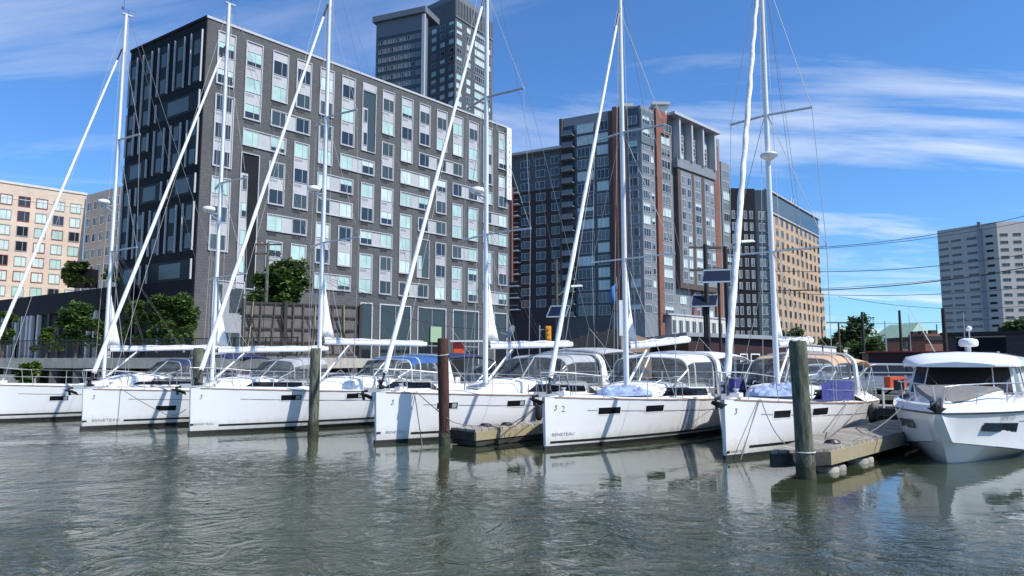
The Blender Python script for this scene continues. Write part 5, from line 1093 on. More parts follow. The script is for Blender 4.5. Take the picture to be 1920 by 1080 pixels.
def railing(label, pts, z, h, m, name='railing', step=.16, bal=True, cat='railing', rails=2, pr=.035, n_post=2.0):
    o = Vector((*pts[0], z)); root = thing(name, label, cat, o)
    for (x0, y0), (x1, y1) in zip(pts, pts[1:]):
        a, b_ = Vector((x0, y0, z))-o, Vector((x1, y1, z))-o; Ln = (b_-a).length; mb = MB()
        for q in ([h, .12] if rails == 2 else [h*(k+1)/rails for k in range(rails)]): mb.bar(a+Vector((0, 0, q)), b_+Vector((0, 0, q)), .045, .05)
        mb.build('rail', M[m], root)
        if bal:
            mb = MB(); k = int(Ln/step)
            for i in range(k): p = a.lerp(b_, (i+.5)/k); mb.box(p.x-.01, p.x+.01, p.y-.01, p.y+.01, .12, h)
            mb.build('balusters', M[m], root)
        k = max(1, int(Ln/n_post))
        for i in range(k+1): p = a.lerp(b_, i/k); mb = MB(); mb.box(p.x-pr, p.x+pr, p.y-pr, p.y+pr, 0, h+.05); mb.build('post', M[m], root)
railing('long black railing along the promenade edge at the left', [(-62, shore(-62)+.3), (-33, 46.3), (-12.3, 39.9)], 2.5, 1.15, 'black')
railing('white pipe railing at the edge of the car park behind the pontoon', [(2, 35.2), (15, 31.0), (34, 25.0)], LOT, 1.22, 'wframe', bal=False, rails=2, n_post=2.6)
root = thing('bulkhead', 'dark timber bulkhead along the car park edge behind the pontoons', 'bulkhead', (-12, 39.5, 0))
mb = MB()
for (x0, y0), (x1, y1) in zip([(-12, 39.5), (15, 30.6)], [(15, 30.6), (45, 21)]):
    Ln = math.hypot(x1-x0, y1-y0); k = int(Ln/.3)
    for i in range(k):
        x, y = lerp(x0, x1, (i+.5)/k)+12, lerp(y0, y1, (i+.5)/k)-39.5; mb.box(x-.13, x+.13, y-.20-.02*(i % 2), y-.04, -1, .62)
mb.build('sheet_planks', M['wooddark'], root); mb = MB(); mb.bar((0, -.15, .72), (27, -9.05, .72), .4, .2); mb.bar((27, -9.05, .72), (57, -18.65, .72), .4, .2); mb.build('cap_beam', M['wood'], root)
# ------------------------------------------------------------------ trees
def tree(name, label, p, h, cr, n=900, m='leaf', trunk=True, seed=1, ls=.16, flat=.8, group='trees along the waterfront', base=.35, cat='tree'):
    rnd = random.Random(seed); root = thing(name, label, cat, p, rnd.random()*6, group)
    cz = h*base; ch = h-cz; blobs = []
    for i in range(14+int(cr*6)):
        a = rnd.random()*6.28; t = rnd.random(); rr = cr*(.25+.65*rnd.random())*(1-.55*t); blobs.append(Vector((rr*math.cos(a), rr*math.sin(a), cz+ch*(.12+.78*t))))
    if trunk:
        mb = MB(); mb.tube([(0, 0, 0), (.05, .02, cz*.6), (0, .05, cz), (.05, 0, cz+ch*.6)], .035*h*.6+.04, 7, 0, .03)
        for b_ in blobs[:12]: mb.tube([(0, 0.03, cz*.8+.1*b_.z), (b_.x*.5, b_.y*.5, lerp(cz, b_.z, .7)), b_], .035+.006*h, 5, 0, .012)
        mb.build('trunk', M['bark'], root, smooth=60)
    mb = MB()
    for b_ in blobs:
        br = cr*(.15+.2*rnd.random())
        for k in range(int(n/len(blobs))):
            d = Vector((rnd.gauss(0, 1), rnd.gauss(0, 1), rnd.gauss(0, 1)*flat)).normalized()*br*rnd.random()**.45; c = b_+d
            if c.z < cz*.75: continue
            u = Vector((rnd.gauss(0, 1), rnd.gauss(0, 1), rnd.gauss(0, .5))).normalized(); v = u.cross(Vector((rnd.gauss(0, .4), rnd.gauss(0, .4), 1))).normalized(); s_ = ls*(.6+.8*rnd.random())
            mb.add([c-u*s_, c-v*s_*.6, c+u*s_, c+v*s_*.6], [(0, 1, 2, 3)])
    mb.build('crown', M[m], root); return root
def gp(px, Y, z): q = PY(px, 680, Y); return (q.x, q.y, z)
tree('street_tree', 'tree on the promenade at the left, in front of the white columns', gp(140, 50, 2.5), 4.3, 1.8, 5200, 'leaf', seed=1, base=.2, flat=.5)
tree('street_tree', 'narrow tree between the second mast and the dark building corner', gp(252, 50, 2.5), 4.4, 1.4, 4200, 'leaf', seed=2, base=.2, flat=.5)
tree('street_tree', 'wide dark tree at the foot of the charcoal building corner', gp(318, 50, 2.5), 4.7, 2.3, 8000, 'leaf', seed=3, base=.15, flat=.5)
tree('street_tree', 'tree cut off by the left frame edge', gp(2, 50, 2.5), 3.6, 1.2, 2500, 'leaf', seed=4, base=.2, flat=.5)
tree('street_tree', 'small bright green tree behind the leftmost mast foot', gp(195, 53, 2.5), 3.0, 1.2, 2600, 'leafb', seed=21, base=.2, flat=.5)
tree('street_tree', 'low green tree before the white columns of the pavilion', gp(85, 53, 2.5), 2.4, 1.0, 2000, 'leafb', seed=22, base=.2, flat=.5)
tree('broadleaf_tree', 'bushy green tree rising over the old billboard', gp(525, 58, LOT), 10.2, 3.3, 9000, 'leaf', seed=5, base=.5, ls=.24)
tree('shrub', 'bright green shrub growing at the foot of the sea wall', gp(56, 43.5, .6), 1.7, .95, 2200, 'leafb', trunk=False, seed=6, base=.05, group='shrubs')
tree('rooftop_tree', 'light green tree on the pavilion roof, left of the dark planter', gp(118, 72, 10.0), 2.6, 1.3, 1500, 'leafb', seed=7, base=.1, group='trees on the pavilion roof')
tree('rooftop_tree', 'small tree on the pavilion roof behind the leftmost mast', gp(198, 72, 10.2), 2.2, 1.0, 1200, 'leafb', seed=8, base=.1, group='trees on the pavilion roof')
tree('hedge', 'dark clipped hedge block on the pavilion roof', gp(140, 71, 9.9), 2.9, 1.5, 4000, 'leafd', trunk=False, seed=9, base=.05, group=None, cat='hedge')
mb = MB(); q = gp(146, 72, 0); mb.box(-1.2, 1.2, -.6, .6, 0, 1.9); o = mb.build('planter_box', M['blackw']); o.location = (q[0], q[1], 10.0); tag(o, 'black planter box on the pavilion roof beside the hedge', 'planter')
for i, (px, Y, h, cr, sd_, m) in enumerate(((1592, 120, 7.5, 4, 11, 'leafd'), (1612, 112, 9.5, 4.5, 12, 'leafd'), (1632, 105, 5.5, 4.5, 13, 'leaf'), (1560, 100, 5.5, 3, 14, 'leafd'), (1925, 70, 6.0, 3.4, 15, 'leafd'), (1480, 90, 6, 3.5, 16, 'leafd'))):
    tree('broadleaf_tree', ('dark tree left of the tall far tree, by the tan office block', 'tallest far tree, left of the green roofed house', 'light green low tree in front of the brick building', 'low dark tree behind the white building', 'dark tree at the right frame edge beside the dark diner', 'tree behind the maroon shed below the tan office block')[i], gp(px, Y, LOT), h, cr, 3000, m, seed=sd_, base=.15, ls=.35, group='trees in the distance')
# ------------------------------------------------------------------ billboard, sheds, fences, far buildings
def board():
    a, b_ = PY(452, 680, 47), PY(672, 680, 51); o = Vector((a.x, a.y, LOT)); e = (b_-a); e.z = 0; Ln = e.length; e.normalize(); n = Vector((e.y, -e.x, 0)); root = thing('billboard', 'old wooden billboard seen from its unpainted back, in front of the charcoal block', 'billboard', o)
    z0, z1 = 2.7-LOT, 6.35-LOT; P_ = lambda s_, d, z: e*s_+n*d+Vector((0, 0, z)); rnd = random.Random(4)
    mb = MB(); k = 12
    for i in range(k):
        for (za, zb_) in ((z0, lerp(z0, z1, .33)), (lerp(z0, z1, .34), lerp(z0, z1, .66)), (lerp(z0, z1, .67), z1)):
            s0, s1 = Ln*i/k+.02, Ln*(i+1)/k-.02; d = rnd.random()*.03; mb.hexa([P_(s0, d, za), P_(s1, d, za), P_(s1, d+.03, za), P_(s0, d+.03, za), P_(s0, d, zb_), P_(s1, d, zb_), P_(s1, d+.03, zb_), P_(s0, d+.03, zb_)])
    mb.build('panel', M['board'], root)
    for t in (.0, .34, .67, 1.0): mb = MB(); mb.bar(P_(Ln*t, .25, 0), P_(Ln*t, .25, z1+.1), .22, .22, 0, n); mb.build('post', M['poled'], root)
    for t in (0.02, .25, .5, .75, .98): mb = MB(); mb.bar(P_(0, .10, lerp(z0, z1, t)), P_(Ln, .10, lerp(z0, z1, t)), .10, .12); mb.build('rail', M['poled'], root)
    for i in range(11): s_ = Ln*(i+.5)/11; mb = MB(); mb.bar(P_(s_, .16, z0), P_(s_+rnd.uniform(-.3, .3), .16, z1), .07, .07, 0, n); mb.build('stud', M['polew'] if i % 3 else M['woody'], root)
    for i in range(4): s_ = Ln*(i+.6)/4; mb = MB(); mb.bar(P_(s_, .3, z0+.3), P_(s_-.8, .3, z1-.8), .09, .09, 0, n); mb.build('brace', M['poled'], root)
board()
S1 = Bld('shed', 'long maroon shed with a grey roof edge and white framed windows', 'shed', 4.25, (1290, 627), (1505, 636), (1150, 645))
S1.mass('wall', M['maroon'], LOT, 4.1)
mb = MB(); cs = [S1.P(f_, a, .5, 0) for f_, a in (('R', -.5), ('R', S1.WR), ('L', S1.WL))]; q0 = (S1.nR+S1.nL)*.5; pr = S1.eR*S1.WR+S1.nR*.6; pl = S1.eL*S1.WL+S1.nL*.6; bk = S1.eR*S1.WR+S1.eL*S1.WL
mb.hexa([(v.x, v.y, 4.1-LOT) for v in (q0*1.1, pr, bk, pl)]+[(v.x, v.y, 4.4-LOT) for v in (q0*1.1, pr, bk, pl)]); mb.build('roof', M['infilld'], S1.root)
for p0, p1 in ((1386, 1401), (1406, 1424)): a0, z1 = S1.on('R', p0, 663); a1, z0 = S1.on('R', p1, 690); S1.addwin('R', a0, a1, max(z0, 1.2), z1, 3, 0, .09, .04, None, 'white', hbar=.5)
S1.flush(10, glasses=('gdark',)*4)
S2 = Bld('building', 'low white building with dark small windows behind the tan dodger', 'building', 4.3, (1601, 655), (1625, 657), (1436, 640))
S2.mass('wall', M['white'], LOT, 4.3, wR=4); mb = MB(); S2.b(mb, 'L', -.2, S2.WL+.1, 4.3, 4.42, -4, .2); mb.build('roof_edge', M['infill'], S2.root)
for k in (.25, .5, .75): S2.addwin('L', S2.WL*k, S2.WL*k+1.4, 2.6, 3.5, 3, 0, .08, .03)
S2.flush(9, glasses=('gdark',)*4)
def bwall(name, label, cat, p0, p1, Y0, Y1, z0, z1, depth, m, roof=None, rh=.2, ov=.2):
    a, b_ = PY(p0, 680, Y0), PY(p1, 680, Y1); o = Vector((a.x, a.y, z0)); e = b_-a; e.z = 0; Ln = e.length; e.normalize(); n = Vector((-e.y, e.x, 0)); root = thing(name, label, cat, o)
    H_ = lambda s0, s1, d0, d1, za, zb_, mb: mb.hexa([e*s0+n*d0+Vector((0, 0, za)), e*s1+n*d0+Vector((0, 0, za)), e*s1+n*d1+Vector((0, 0, za)), e*s0+n*d1+Vector((0, 0, za)), e*s0+n*d0+Vector((0, 0, zb_)), e*s1+n*d0+Vector((0, 0, zb_)), e*s1+n*d1+Vector((0, 0, zb_)), e*s0+n*d1+Vector((0, 0, zb_))])
    mb = MB(); H_(0, Ln, 0, depth, 0, z1-z0, mb); mb.build('wall', M[m], root)
    if roof: mb = MB(); H_(-ov, Ln+ov, -ov, depth+ov, z1-z0, z1-z0+rh, mb); mb.build('roof', M[roof], root)
    return root, H_, Ln
bwall('shed', 'low dark red flat roofed shed right of the light green tree', 'shed', 1629, 1780, 52, 50, LOT, 2.95, 6, 'maroon', 'redwin', .08)
r_, H_, Ln = bwall('brick_building', 'two storey red brick building with dark doorway beyond the dark red shed', 'brick building', 1664, 1737, 92, 84, LOT, 4.9, 8, 'redbr', 'poled', .5)
mb = MB(); H_(Ln*.42, Ln*.60, -.1, .05, 0, 4.3, mb); mb.build('doorway', M['gdark'], r_); mb = MB(); H_(Ln*.60, Ln, -.02, 8, 4.9-LOT+.5, 5.4-LOT+.3, mb); mb.build('parapet', M['redbr'], r_)
for k in (.25, .45, .7): mb = MB(); H_(Ln*k, Ln*k+.7, 2, 2.7, 4.9-LOT+.5, 6.2-LOT, mb); mb.build('chimney', M['poled'], r_)
r_, H_, Ln = bwall('house', 'pale house with a green copper roof in the distance', 'house', 1628, 1700, 150, 140, LOT, 6.0, 10, 'palest')
mb = MB(); e_ = [H_]; a, b_ = PY(1628, 680, 150), PY(1700, 680, 140); v = (b_-a); v.z = 0; n = Vector((-v.y, v.x, 0)).normalized(); P_ = lambda s_, d, z: v*s_+n*d+Vector((0, 0, z-LOT))
mb.add([P_(-.05, -1, 6), P_(1.05, -1, 6), P_(1.05, 11, 6), P_(-.05, 11, 6), P_(.1, 5, 10.3), P_(.85, 5, 10.3)], [(0, 1, 5, 4), (1, 2, 5), (2, 3, 4, 5), (3, 0, 4), (0, 3, 2, 1)]); mb.build('roof', M['greent'], r_)
for k in range(5): mb = MB(); H_(Ln*(.08+.18*k), Ln*(.16+.18*k), -.1, .1, 2.0, 4.4, mb); mb.build('window', M['gdark'], r_)
r_, H_, Ln = bwall('diner', 'dark brown low diner with a long panel sign behind the motor boat radar', 'restaurant', 1772, 1990, 62, 56, LOT, 4.6, 10, 'brown', 'poled', .25)
mb = MB(); H_(Ln*.13, Ln*.56, -.15, .0, 3.0-LOT, 4.35-LOT, mb); mb.build('panel_sign', M['blackw'], r_); mb = MB()
for z in (2.9, 4.36): H_(Ln*.12, Ln*.57, -.2, .0, z-LOT, z-LOT+.1, mb)
mb.build('sign_frame', M['tanor'], r_)
for k in (.05, .6, .7, .8): mb = MB(); H_(Ln*k, Ln*k+1.6, -.05, .05, .9, 2.2, mb); mb.build('window', M['gblue'], r_)
r_, H_, Ln = bwall('far_building', 'small dark building far away, left of the grey concrete block', 'building', 1738, 1768, 130, 128, LOT, 4.6, 8, 'brown', 'poled', .3)
r_, H_, Ln = bwall('shed', 'brown plank shed below the raised board fence in the centre', 'shed', 1062, 1178, 46, 44, LOT, 2.75, 5, 'fencew', 'poled', .12)
for k in (.2, .5, .75): mb = MB(); H_(Ln*k, Ln*k+.12, -.06, .0, 0, 2.2, mb); mb.build('batten', M['polew'], r_)
def bfence(label, p0, p1, Y0, Y1, z0, z1a, z1b):
    a, b_ = PY(p0, 680, Y0), PY(p1, 680, Y1); o = Vector((a.x, a.y, z0)); e = b_-a; e.z = 0; Ln = e.length; e.normalize(); n = Vector((e.y, -e.x, 0)); root = thing('board_fence', label, 'fence', o, 0, 'brown board fences'); k = int(Ln/.16)
    mb = MB(); rnd = random.Random(int(p0))
    for i in range(k):
        s0, s1 = Ln*i/k+.006, Ln*(i+1)/k-.006; zt = lerp(z1a, z1b, i/k)-z0+rnd.uniform(-.02, .02); d = rnd.uniform(0, .015); q = [e*s0+n*d, e*s1+n*d, e*s1+n*(d+.025), e*s0+n*(d+.025)]
        mb.hexa([tuple(v) for v in q]+[(v.x, v.y, zt) for v in q])
    mb.build('boards', M['fencew'], root)
    for t in (0, .5, 1): mb = MB(); q = e*Ln*t-n*.06; mb.box(q.x-.05, q.x+.05, q.y-.05, q.y+.05, -.6, lerp(z1a, z1b, t)-z0+.1); mb.build('post', M['polew'], root)
bfence('left slanting section of the brown board fence over the plank shed', 1062, 1118, 50, 46, 2.87, 3.7, 4.2); bfence('tall middle section of the brown board fence over the plank shed', 1120, 1160, 46, 44.6, 2.87, 4.15, 4.45); bfence('right section of the brown board fence behind the fifth mast', 1164, 1230, 47, 60, 2.87, 4.4, 4.0)
# ------------------------------------------------------------------ poles, lamps, solar panels, wires
def pole(name, label, px, Y, pytop, r, m, z0=LOT, cat='pole', group=None, pxb=None):
    t = PY(px, pytop, Y); b_ = PY(pxb or px+(960-px)*-.0, 680, Y); root = thing(name, label, cat, (t.x, Y, z0), 0, group)
    mb = MB(); mb.tube([(0, 0, 0), (0, 0, (t.z-z0)*.5), (0, 0, t.z-z0)], r, 10, 0, r*.75); mb.build('shaft', M[m], root, smooth=50); return root, t.z-z0
def lamp_arm(root, h, dx, rise=.3, arm=True):
    mb = MB(); mb.tube([(0, 0, h-.6), (dx*.5, 0, h-.2), (dx, 0, h-.6+rise)], .045, 6); mb.build('arm', M['alu'], root)
    mb = MB(); mb.hexa([(dx-.1, -.12, h-.66+rise), (dx+.75, -.14, h-.60+rise), (dx+.75, .14, h-.60+rise), (dx-.1, .12, h-.66+rise), (dx-.1, -.08, h-.5+rise), (dx+.6, -.1, h-.46+rise), (dx+.6, .1, h-.46+rise), (dx-.1, .08, h-.5+rise)]); mb.build('lamp_head', M['white'], root, bevel=.03)
r1, h = pole('utility_pole', 'leaning wooden utility pole with a crossarm behind the billboard tree', 503, 55, 455, .16, 'pilew', cat='utility pole')
for z in (-.15, -.9): mb = MB(); mb.bar((-1.1, 0, h+z), (1.1, 0, h+z), .1, .12); mb.build('crossarm', M['polew'], r1)
for x in (-1, -.5, .5, 1): mb = MB(); mb.lathe([(.04, 0), (.07, .06), (.03, .14)], 8, (x, 0, h-.1)); mb.build('insulator', M['gcan'], r1)
r1, h = pole('street_lamp', 'wooden pole with a white lamp arm in front of the dark wing, centre', 1043, 48, 487, .14, 'polew', cat='street lamp'); lamp_arm(r1, h-2.0, 1.1, .7)
r1, h = pole('street_lamp', 'dark wooden pole with a long lamp arm reaching the rightmost mast', 1360, 40, 462, .15, 'poled', cat='street lamp'); lamp_arm(r1, h+.4, 1.0, .45)
r1, h = pole('utility_pole', 'dark brown pole left of the twisted furled sail', 1322, 42, 458, .17, 'poled', cat='utility pole')
for z in (-.2, -1.6): mb = MB(); mb.bar((-1.0, 0, h+z), (1.0, 0, h+z), .1, .12); mb.build('crossarm', M['polew'], r1)
for i, (px, py, Y, w_, lab) in enumerate(((1341, 520, 38, 1.75, 'upper solar panel on a pole right of the orange brick tower'), (1315, 566, 42, 1.55, 'lower solar panel on a pole, below and left of the upper one'), (1036, 586, 45, 1.2, 'small solar panel on a pole in front of the grey podium'))):
    r1, h = pole('solar_lamp_post', lab, px+(6 if i < 2 else 10), Y, py, .09 if i != 1 else .13, 'poled', cat='solar panel', group='solar panel posts'); mb = MB(); s_ = w_/2
    a = Vector((.05, -.5, .0)); t_ = .36
    def pt(x, y): return Vector((x+(y*.30), y*.62, h+.68*y+x*.03+.05))
    mb.hexa([pt(-s_, -.5)+Vector((0, 0, -.05)), pt(s_, -.5)+Vector((0, 0, -.05)), pt(s_, .6)+Vector((0, 0, -.05)), pt(-s_, .6)+Vector((0, 0, -.05)), pt(-s_, -.5), pt(s_, -.5), pt(s_, .6), pt(-s_, .6)]); mb.build('panel', M['solar'], r1)
    mb = MB()
    for (c0, c1) in (((-s_, -.5), (-s_, .6)), ((s_, -.5), (s_, .6)), ((-s_, -.5), (s_, -.5)), ((-s_, .6), (s_, .6))): mb.bar(pt(*c0)+Vector((0, 0, .0)), pt(*c1)+Vector((0, 0, .0)), .06, .08)
    mb.build('frame', M['alu'], r1)
for px, py, Y, r, m, lab in ((1616, 585, 60, .13, 'poled', 'thick black post left of the brick building'), (1659, 602, 62, .07, 'alu', 'thin grey post in front of the brick building'), (1686, 582, 58, .13, 'poled', 'thick black post in front of the brick building'), (1704, 590, 80, .04, 'alu', 'faint thin post right of the thick black post'), (1572, 604, 75, .12, 'polew', 'far pole with a crossarm left of the distant trees'), (1768, 578, 52, .19, 'poled', 'thick dark post before the grey concrete block'), (1756, 608, 85, .08, 'poled', 'short thin post by the grey concrete block'), (1805, 585, 58, .07, 'infilld', 'grey post rising behind the motor boat radar'), (1648, 628, 66, .06, 'poled', 'short thin black post by the light green tree'), (1540, 600, 75, .08, 'poled', 'thin dark post by the tan office block'), (1460, 590, 70, .06, 'alu', 'thin grey post in front of the tan office block')):
    r1, h = pole('post', lab, px, Y, py, r, m, cat='post', group='posts and poles beyond the car park')
    if px == 1572: mb = MB(); mb.bar((-1.3, 0, h-.05), (1.3, 0, h-.05), .1, .12); mb.build('crossarm', M['polew'], r1)
def wire(lab, pts, Y=44, r=.016, Y2=None):
    (x0, y0), (x1, y1), (x2, y2) = pts; out = []
    for i in range(41):
        px = lerp(x0, x2, i/40); l0 = (px-x1)*(px-x2)/((x0-x1)*(x0-x2)); l1 = (px-x0)*(px-x2)/((x1-x0)*(x1-x2)); l2 = (px-x0)*(px-x1)/((x2-x0)*(x2-x1)); out.append(PY(px, y0*l0+y1*l1+y2*l2, lerp(Y, Y2 or Y, i/40)))
    o = out[0].copy(); mb = MB(); mb.tube([p-o for p in out], r, 4); ob = mb.build('overhead_wire', M['black']); ob.location = o; tag(ob, lab, 'overhead wire', 'overhead wires')
wire('highest overhead wire rising to the right frame edge', [(1322, 466), (1620, 457), (1960, 395)], 42, .016, 36); wire('second overhead wire just under the highest one', [(1322, 470), (1620, 460), (1960, 408)], 42, .014, 36)
wire('middle overhead wire across the sky at the right', [(1322, 500), (1640, 507), (1960, 470)], 42, .018, 36); wire('thin overhead wire just above the thick black one', [(1360, 548), (1640, 535), (1960, 502)], 41, .012, 36)
wire('thick black overhead cable running right from the tan office block', [(1360, 543), (1620, 540), (1960, 494)], 41, .026, 36); wire('lower overhead wire sagging below the thick cable', [(1360, 540), (1620, 554), (1960, 535)], 41, .015, 36)
wire('lowest overhead wire over the far rooftops', [(1572, 556), (1700, 574), (1960, 570)], 70, .02, 60); wire('faint wire between the black posts', [(1572, 606), (1700, 606), (1960, 590)], 75, .02, 60); wire('wire across the foot of the charcoal block to the utility pole', [(503, 470), (700, 555), (960, 590)], 54, .014, 52)
wire('second wire across the foot of the charcoal block', [(503, 470), (700, 548), (960, 575)], 54, .012, 52); wire('wire crossing the charcoal block shopfronts', [(600, 520), (800, 605), (1040, 600)], 52, .014, 50)
# signal, flag, dish, white post sign, red box
r1, h = pole('traffic_signal', 'amber traffic signal on a grey arm left of the board fence', 1012, 44, 610, .05, 'alu', cat='traffic signal'); mb = MB(); mb.tube([(0, 0, h-.3), (.5, 0, h-.25)], .03, 6); mb.build('arm', M['alu'], r1)
mb = MB(); mb.box(.38, .72, -.15, .15, h-1.0, h-.05); 
for k in range(3): mb.lathe([(.12, 0), (.12, .02), (.10, .14)], 12, (.55, -.16, h-.2-.3*k), 1, Matrix.Rotation(R(90), 3, 'X'))
mb.build('signal_head', [M['amber'], M['amber']], r1)
r1, h = pole('flag_pole', 'blue flag hanging on a thin pole left of the fifth mast', 1156, 40, 520, .025, 'alu', cat='flag'); mb = MB(); mb.grid([[(-.02-.32*q-.05*math.sin(t*3), .06*math.sin(q*6+t*3), h-.35-1.0*t-.25*q) for q in (0, .25, .5, .75, 1)] for t in (0, .25, .5, .75, 1)]); mb.build('flag', M['flagb'], r1, smooth=60, solid=.01)
r1, h = pole('sign_post', 'white vertical sign post left of the fifth mast', 1165, 38, 563, .04, 'alu', cat='sign'); mb = MB(); mb.box(-.14, .14, -.06, .06, h-1.95, h); mb.build('sign_board', M['white'], r1)
r1, h = pole('satellite_dish', 'dark satellite dish on a mast right of the fourth boom', 957, 36, 640, .03, 'alu', cat='satellite dish'); mb = MB(); mb.lathe([(.01, .10), (.2, .07), (.36, 0), (.37, .0), (.2, .05), (.01, .08)], 18, (0, 0, h+.5), 0, Matrix.Rotation(R(-65), 3, 'Y') @ Matrix.Rotation(R(30), 3, 'X')); mb.tube([(0, 0, h), (0, 0, h+.5)], .03, 6); mb.tube([(0, 0, h+.3), (-.5, -.1, h+.45)], .015, 5); mb.build('dish', M['gcan'], r1, smooth=50)
def boxthing(name, label, cat, px, py, Y, w_, d, h, m, bev=.03, extra=None):
    p = PY(px, py, Y); mb = MB(); mb.box(-w_/2, w_/2, -d/2, d/2, 0, h); o = mb.build(name, M[m], bevel=bev); o.location = p; tag(o, label, cat); return o
def stand(label, px, Y, z0, w_, h, m='white', d=.8, name='stand'):
    p = PY(px, 680, Y); root = thing(name, label, 'stand', (p.x, Y, z0)); mb = MB(); mb.box(-w_/2, w_/2, -d/2, d/2, h-.06, h); mb.build('top', M[m], root)
    for sx in (-1, 1):
        for sy in (-1, 1): mb = MB(); x, y = sx*(w_/2-.06), sy*(d/2-.06); mb.box(x-.035, x+.035, y-.035, y+.035, 0, h-.06); mb.build('leg', M[m], root)
stand('pale wooden stand on the pontoon carrying the red crate', 1672, 27.2, .48, 1.3, .75, 'palest')
def crate():
    p = PY(1676, 680, 27.2); mb = MB(); w_, d, h = .62, .45, .42
    mb.box(-w_/2, w_/2, -d/2, -d/2+.03, 0, h); mb.box(-w_/2, w_/2, d/2-.03, d/2, 0, h); mb.box(-w_/2, -w_/2+.03, -d/2+.03, d/2-.03, 0, h); mb.box(w_/2-.03, w_/2, -d/2+.03, d/2-.03, 0, h); mb.box(-w_/2+.03, w_/2-.03, -d/2+.03, d/2-.03, 0, .03)
    o = mb.build('crate', M['orange'], bevel=.01); o.location = (p.x, 27.2, .48+.755); tag(o, 'bright red plastic crate on the pale stand beside the motor boat', 'crate')
    mb = MB(); mb.box(-.09, -.03, -.006, 0, .16, .24); mb.box(.04, .10, -.006, 0, .16, .24); q = mb.build('hand_hole', M['redo'], o); q.location = (0, -d/2, 0)
crate()
def hut():
    p = PY(860, 680, 42); root = thing('container', 'red box on a dark base under a white canopy behind the rusty pile', 'container', (p.x, 42, LOT)); mb = MB(); mb.box(-.34, .34, -.4, .4, 1.95, 2.85); mb.build('body', M['redo'], root, bevel=.04); mb = MB(); mb.box(-.40, .40, -.45, .45, 0, 1.95); mb.build('base', M['poled'], root)
    mb = MB(); mb.box(-.28, .28, -.43, -.40, 2.1, 2.5); mb.build('rib', M['orange'], root); mb = MB(); mb.box(-.5, 1.5, -.6, .6, 2.88, 2.98); mb.build('canopy', M['white'], root)
hut()
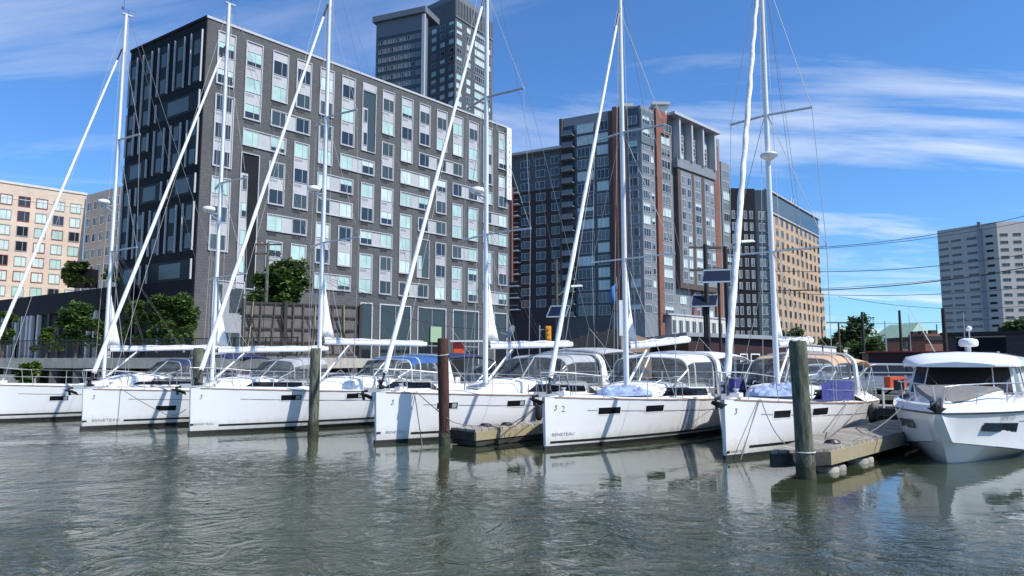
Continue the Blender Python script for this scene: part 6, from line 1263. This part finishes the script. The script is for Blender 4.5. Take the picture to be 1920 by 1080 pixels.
# ------------------------------------------------------------------ cars
def car(label, px, Y, rz, m, L=4.6, Hh=1.6, suv=True):
    p = PY(px, 680, Y); root = thing('parked_car', label, 'car', (p.x, Y, LOT), R(rz), 'cars in the car park'); W2 = .92; k = Hh/1.6
    prof = [(0, .35), (0, .80), (.25, .93), (1.15, 1.02), (1.85, 1.50*k), (2.3, 1.57*k), (3.6, 1.56*k), (4.25 if suv else 3.9, 1.45*k), (4.5 if suv else 4.3, 1.02), (4.6, .95), (4.6, .35)]
    s_ = L/4.6; prof = [(x*s_-L/2, z) for x, z in prof]; mb = MB(); n = len(prof); inset = lambda z: 0 if z < 1.03 else .20*(z-1.0)/.55
    A_ = [(x, -W2+inset(z), z) for x, z in prof]; B_ = [(x, W2-inset(z), z) for x, z in prof]; mb.add(A_+B_, [tuple(range(n)), tuple(range(2*n-1, n-1, -1))]+[(i, (i+1) % n, (i+1) % n+n, i+n) for i in range(n)]); mb.build('body', M[m], root, bevel=.05, smooth=40)
    zb, zt = 1.05, 1.46*k; q = lambda x: x*s_-L/2
    for sgn in (-1, 1):
        for (x0, x1, x2, x3) in ((1.35, 1.92, 2.75, 2.75), (2.85, 2.85, 3.65, 3.70), (3.8, 3.75, 4.05, 4.3)):
            yb, yt = sgn*(W2-inset(zb)+.012), sgn*(W2-inset(zt)+.012); mb = MB(); mb.add([(q(x0), yb, zb), (q(x3), yb, zb), (q(x2), yt, zt), (q(x1), yt, zt)], [(0, 1, 2, 3)]); mb.build('side_window', M['tint'], root)
    mb = MB(); mb.add([(q(1.18)-.0, -.78, 1.06), (q(1.18), .78, 1.06), (q(1.80), .70, 1.47*k), (q(1.80), -.70, 1.47*k)], [(0, 1, 2, 3)]); o = mb.build('windscreen', M['tint'], root); o.location = (-.02, 0, .015)
    mb = MB(); xr = 4.52 if suv else 4.32; mb.add([(q(xr), -.75, 1.06), (q(xr), .75, 1.06), (q(4.32 if suv else 4.0), .68, 1.42*k), (q(4.32 if suv else 4.0), -.68, 1.42*k)], [(0, 1, 2, 3)]); o = mb.build('rear_window', M['tint'], root); o.location = (.02, 0, .01)
    for x in (.85, 3.75):
        for sgn in (-1, 1):
            mb = MB(); ax = Matrix.Rotation(R(90), 3, 'X'); mb.lathe([(.20, -.11), (.33, -.10), (.34, 0), (.33, .10), (.20, .11)], 18, (q(x), sgn*(W2-.08), .34), 0, ax); w = mb.build('wheel', M['tyre'], root, smooth=40)
            mb = MB(); mb.lathe([(.21, -.115), (.18, -.12), (.05, -.09), (.02, .115), (.21, .12)], 12, (q(x), sgn*(W2-.08), .34), 0, ax); mb.build('rim', M['alu'], w)
    for sgn in (-1, 1):
        mb = MB(); mb.box(-L/2-.01, -L/2+.12, sgn*.65-.17, sgn*.65+.17, .70, .84); mb.build('headlight', M['white'], root); mb = MB(); mb.box(L/2-.08, L/2+.01, sgn*.74-.1, sgn*.74+.1, .80, 1.0); mb.build('tail_light', M['carr'], root)
        mb = MB(); mb.box(q(1.5), q(1.65), sgn*(W2+.08)-.09, sgn*(W2+.08)+.09, 1.02, 1.16); mb.build('mirror', M[m], root)
car('grey estate car parked beyond the rail, between the tan bimini and motor boat', 1625, 34.5, 12, 'carg', 4.9, 1.66); car('silver car half hidden behind the red crate and motor boat', 1712, 36.5, -35, 'carw', 4.5, 1.5, False); car('dark car seen under the pale bimini of the yacht marked 2', 1345, 37.5, 8, 'carb', 4.8, 1.7)
car('silver hatchback behind the grey estate car, near the dark red shed', 1655, 43, -30, 'carw', 4.4, 1.5, False); car('dark blue car at the right frame edge', 1935, 30, 10, 'carb', 4.6, 1.5, False); car('white car behind the second solar panel pole', 1540, 42, 15, 'carw', 4.6, 1.55); car('dark car parked before the plank shed', 1115, 41, 5, 'carb', 4.6, 1.5, False)
car('dark car parked between shopfronts and bulkhead, right of the rusty pile', 905, 46, 20, 'carb', 4.6, 1.5, False); car('silver van like car parked behind the blue canopy', 760, 50, 20, 'carw', 4.8, 1.8)
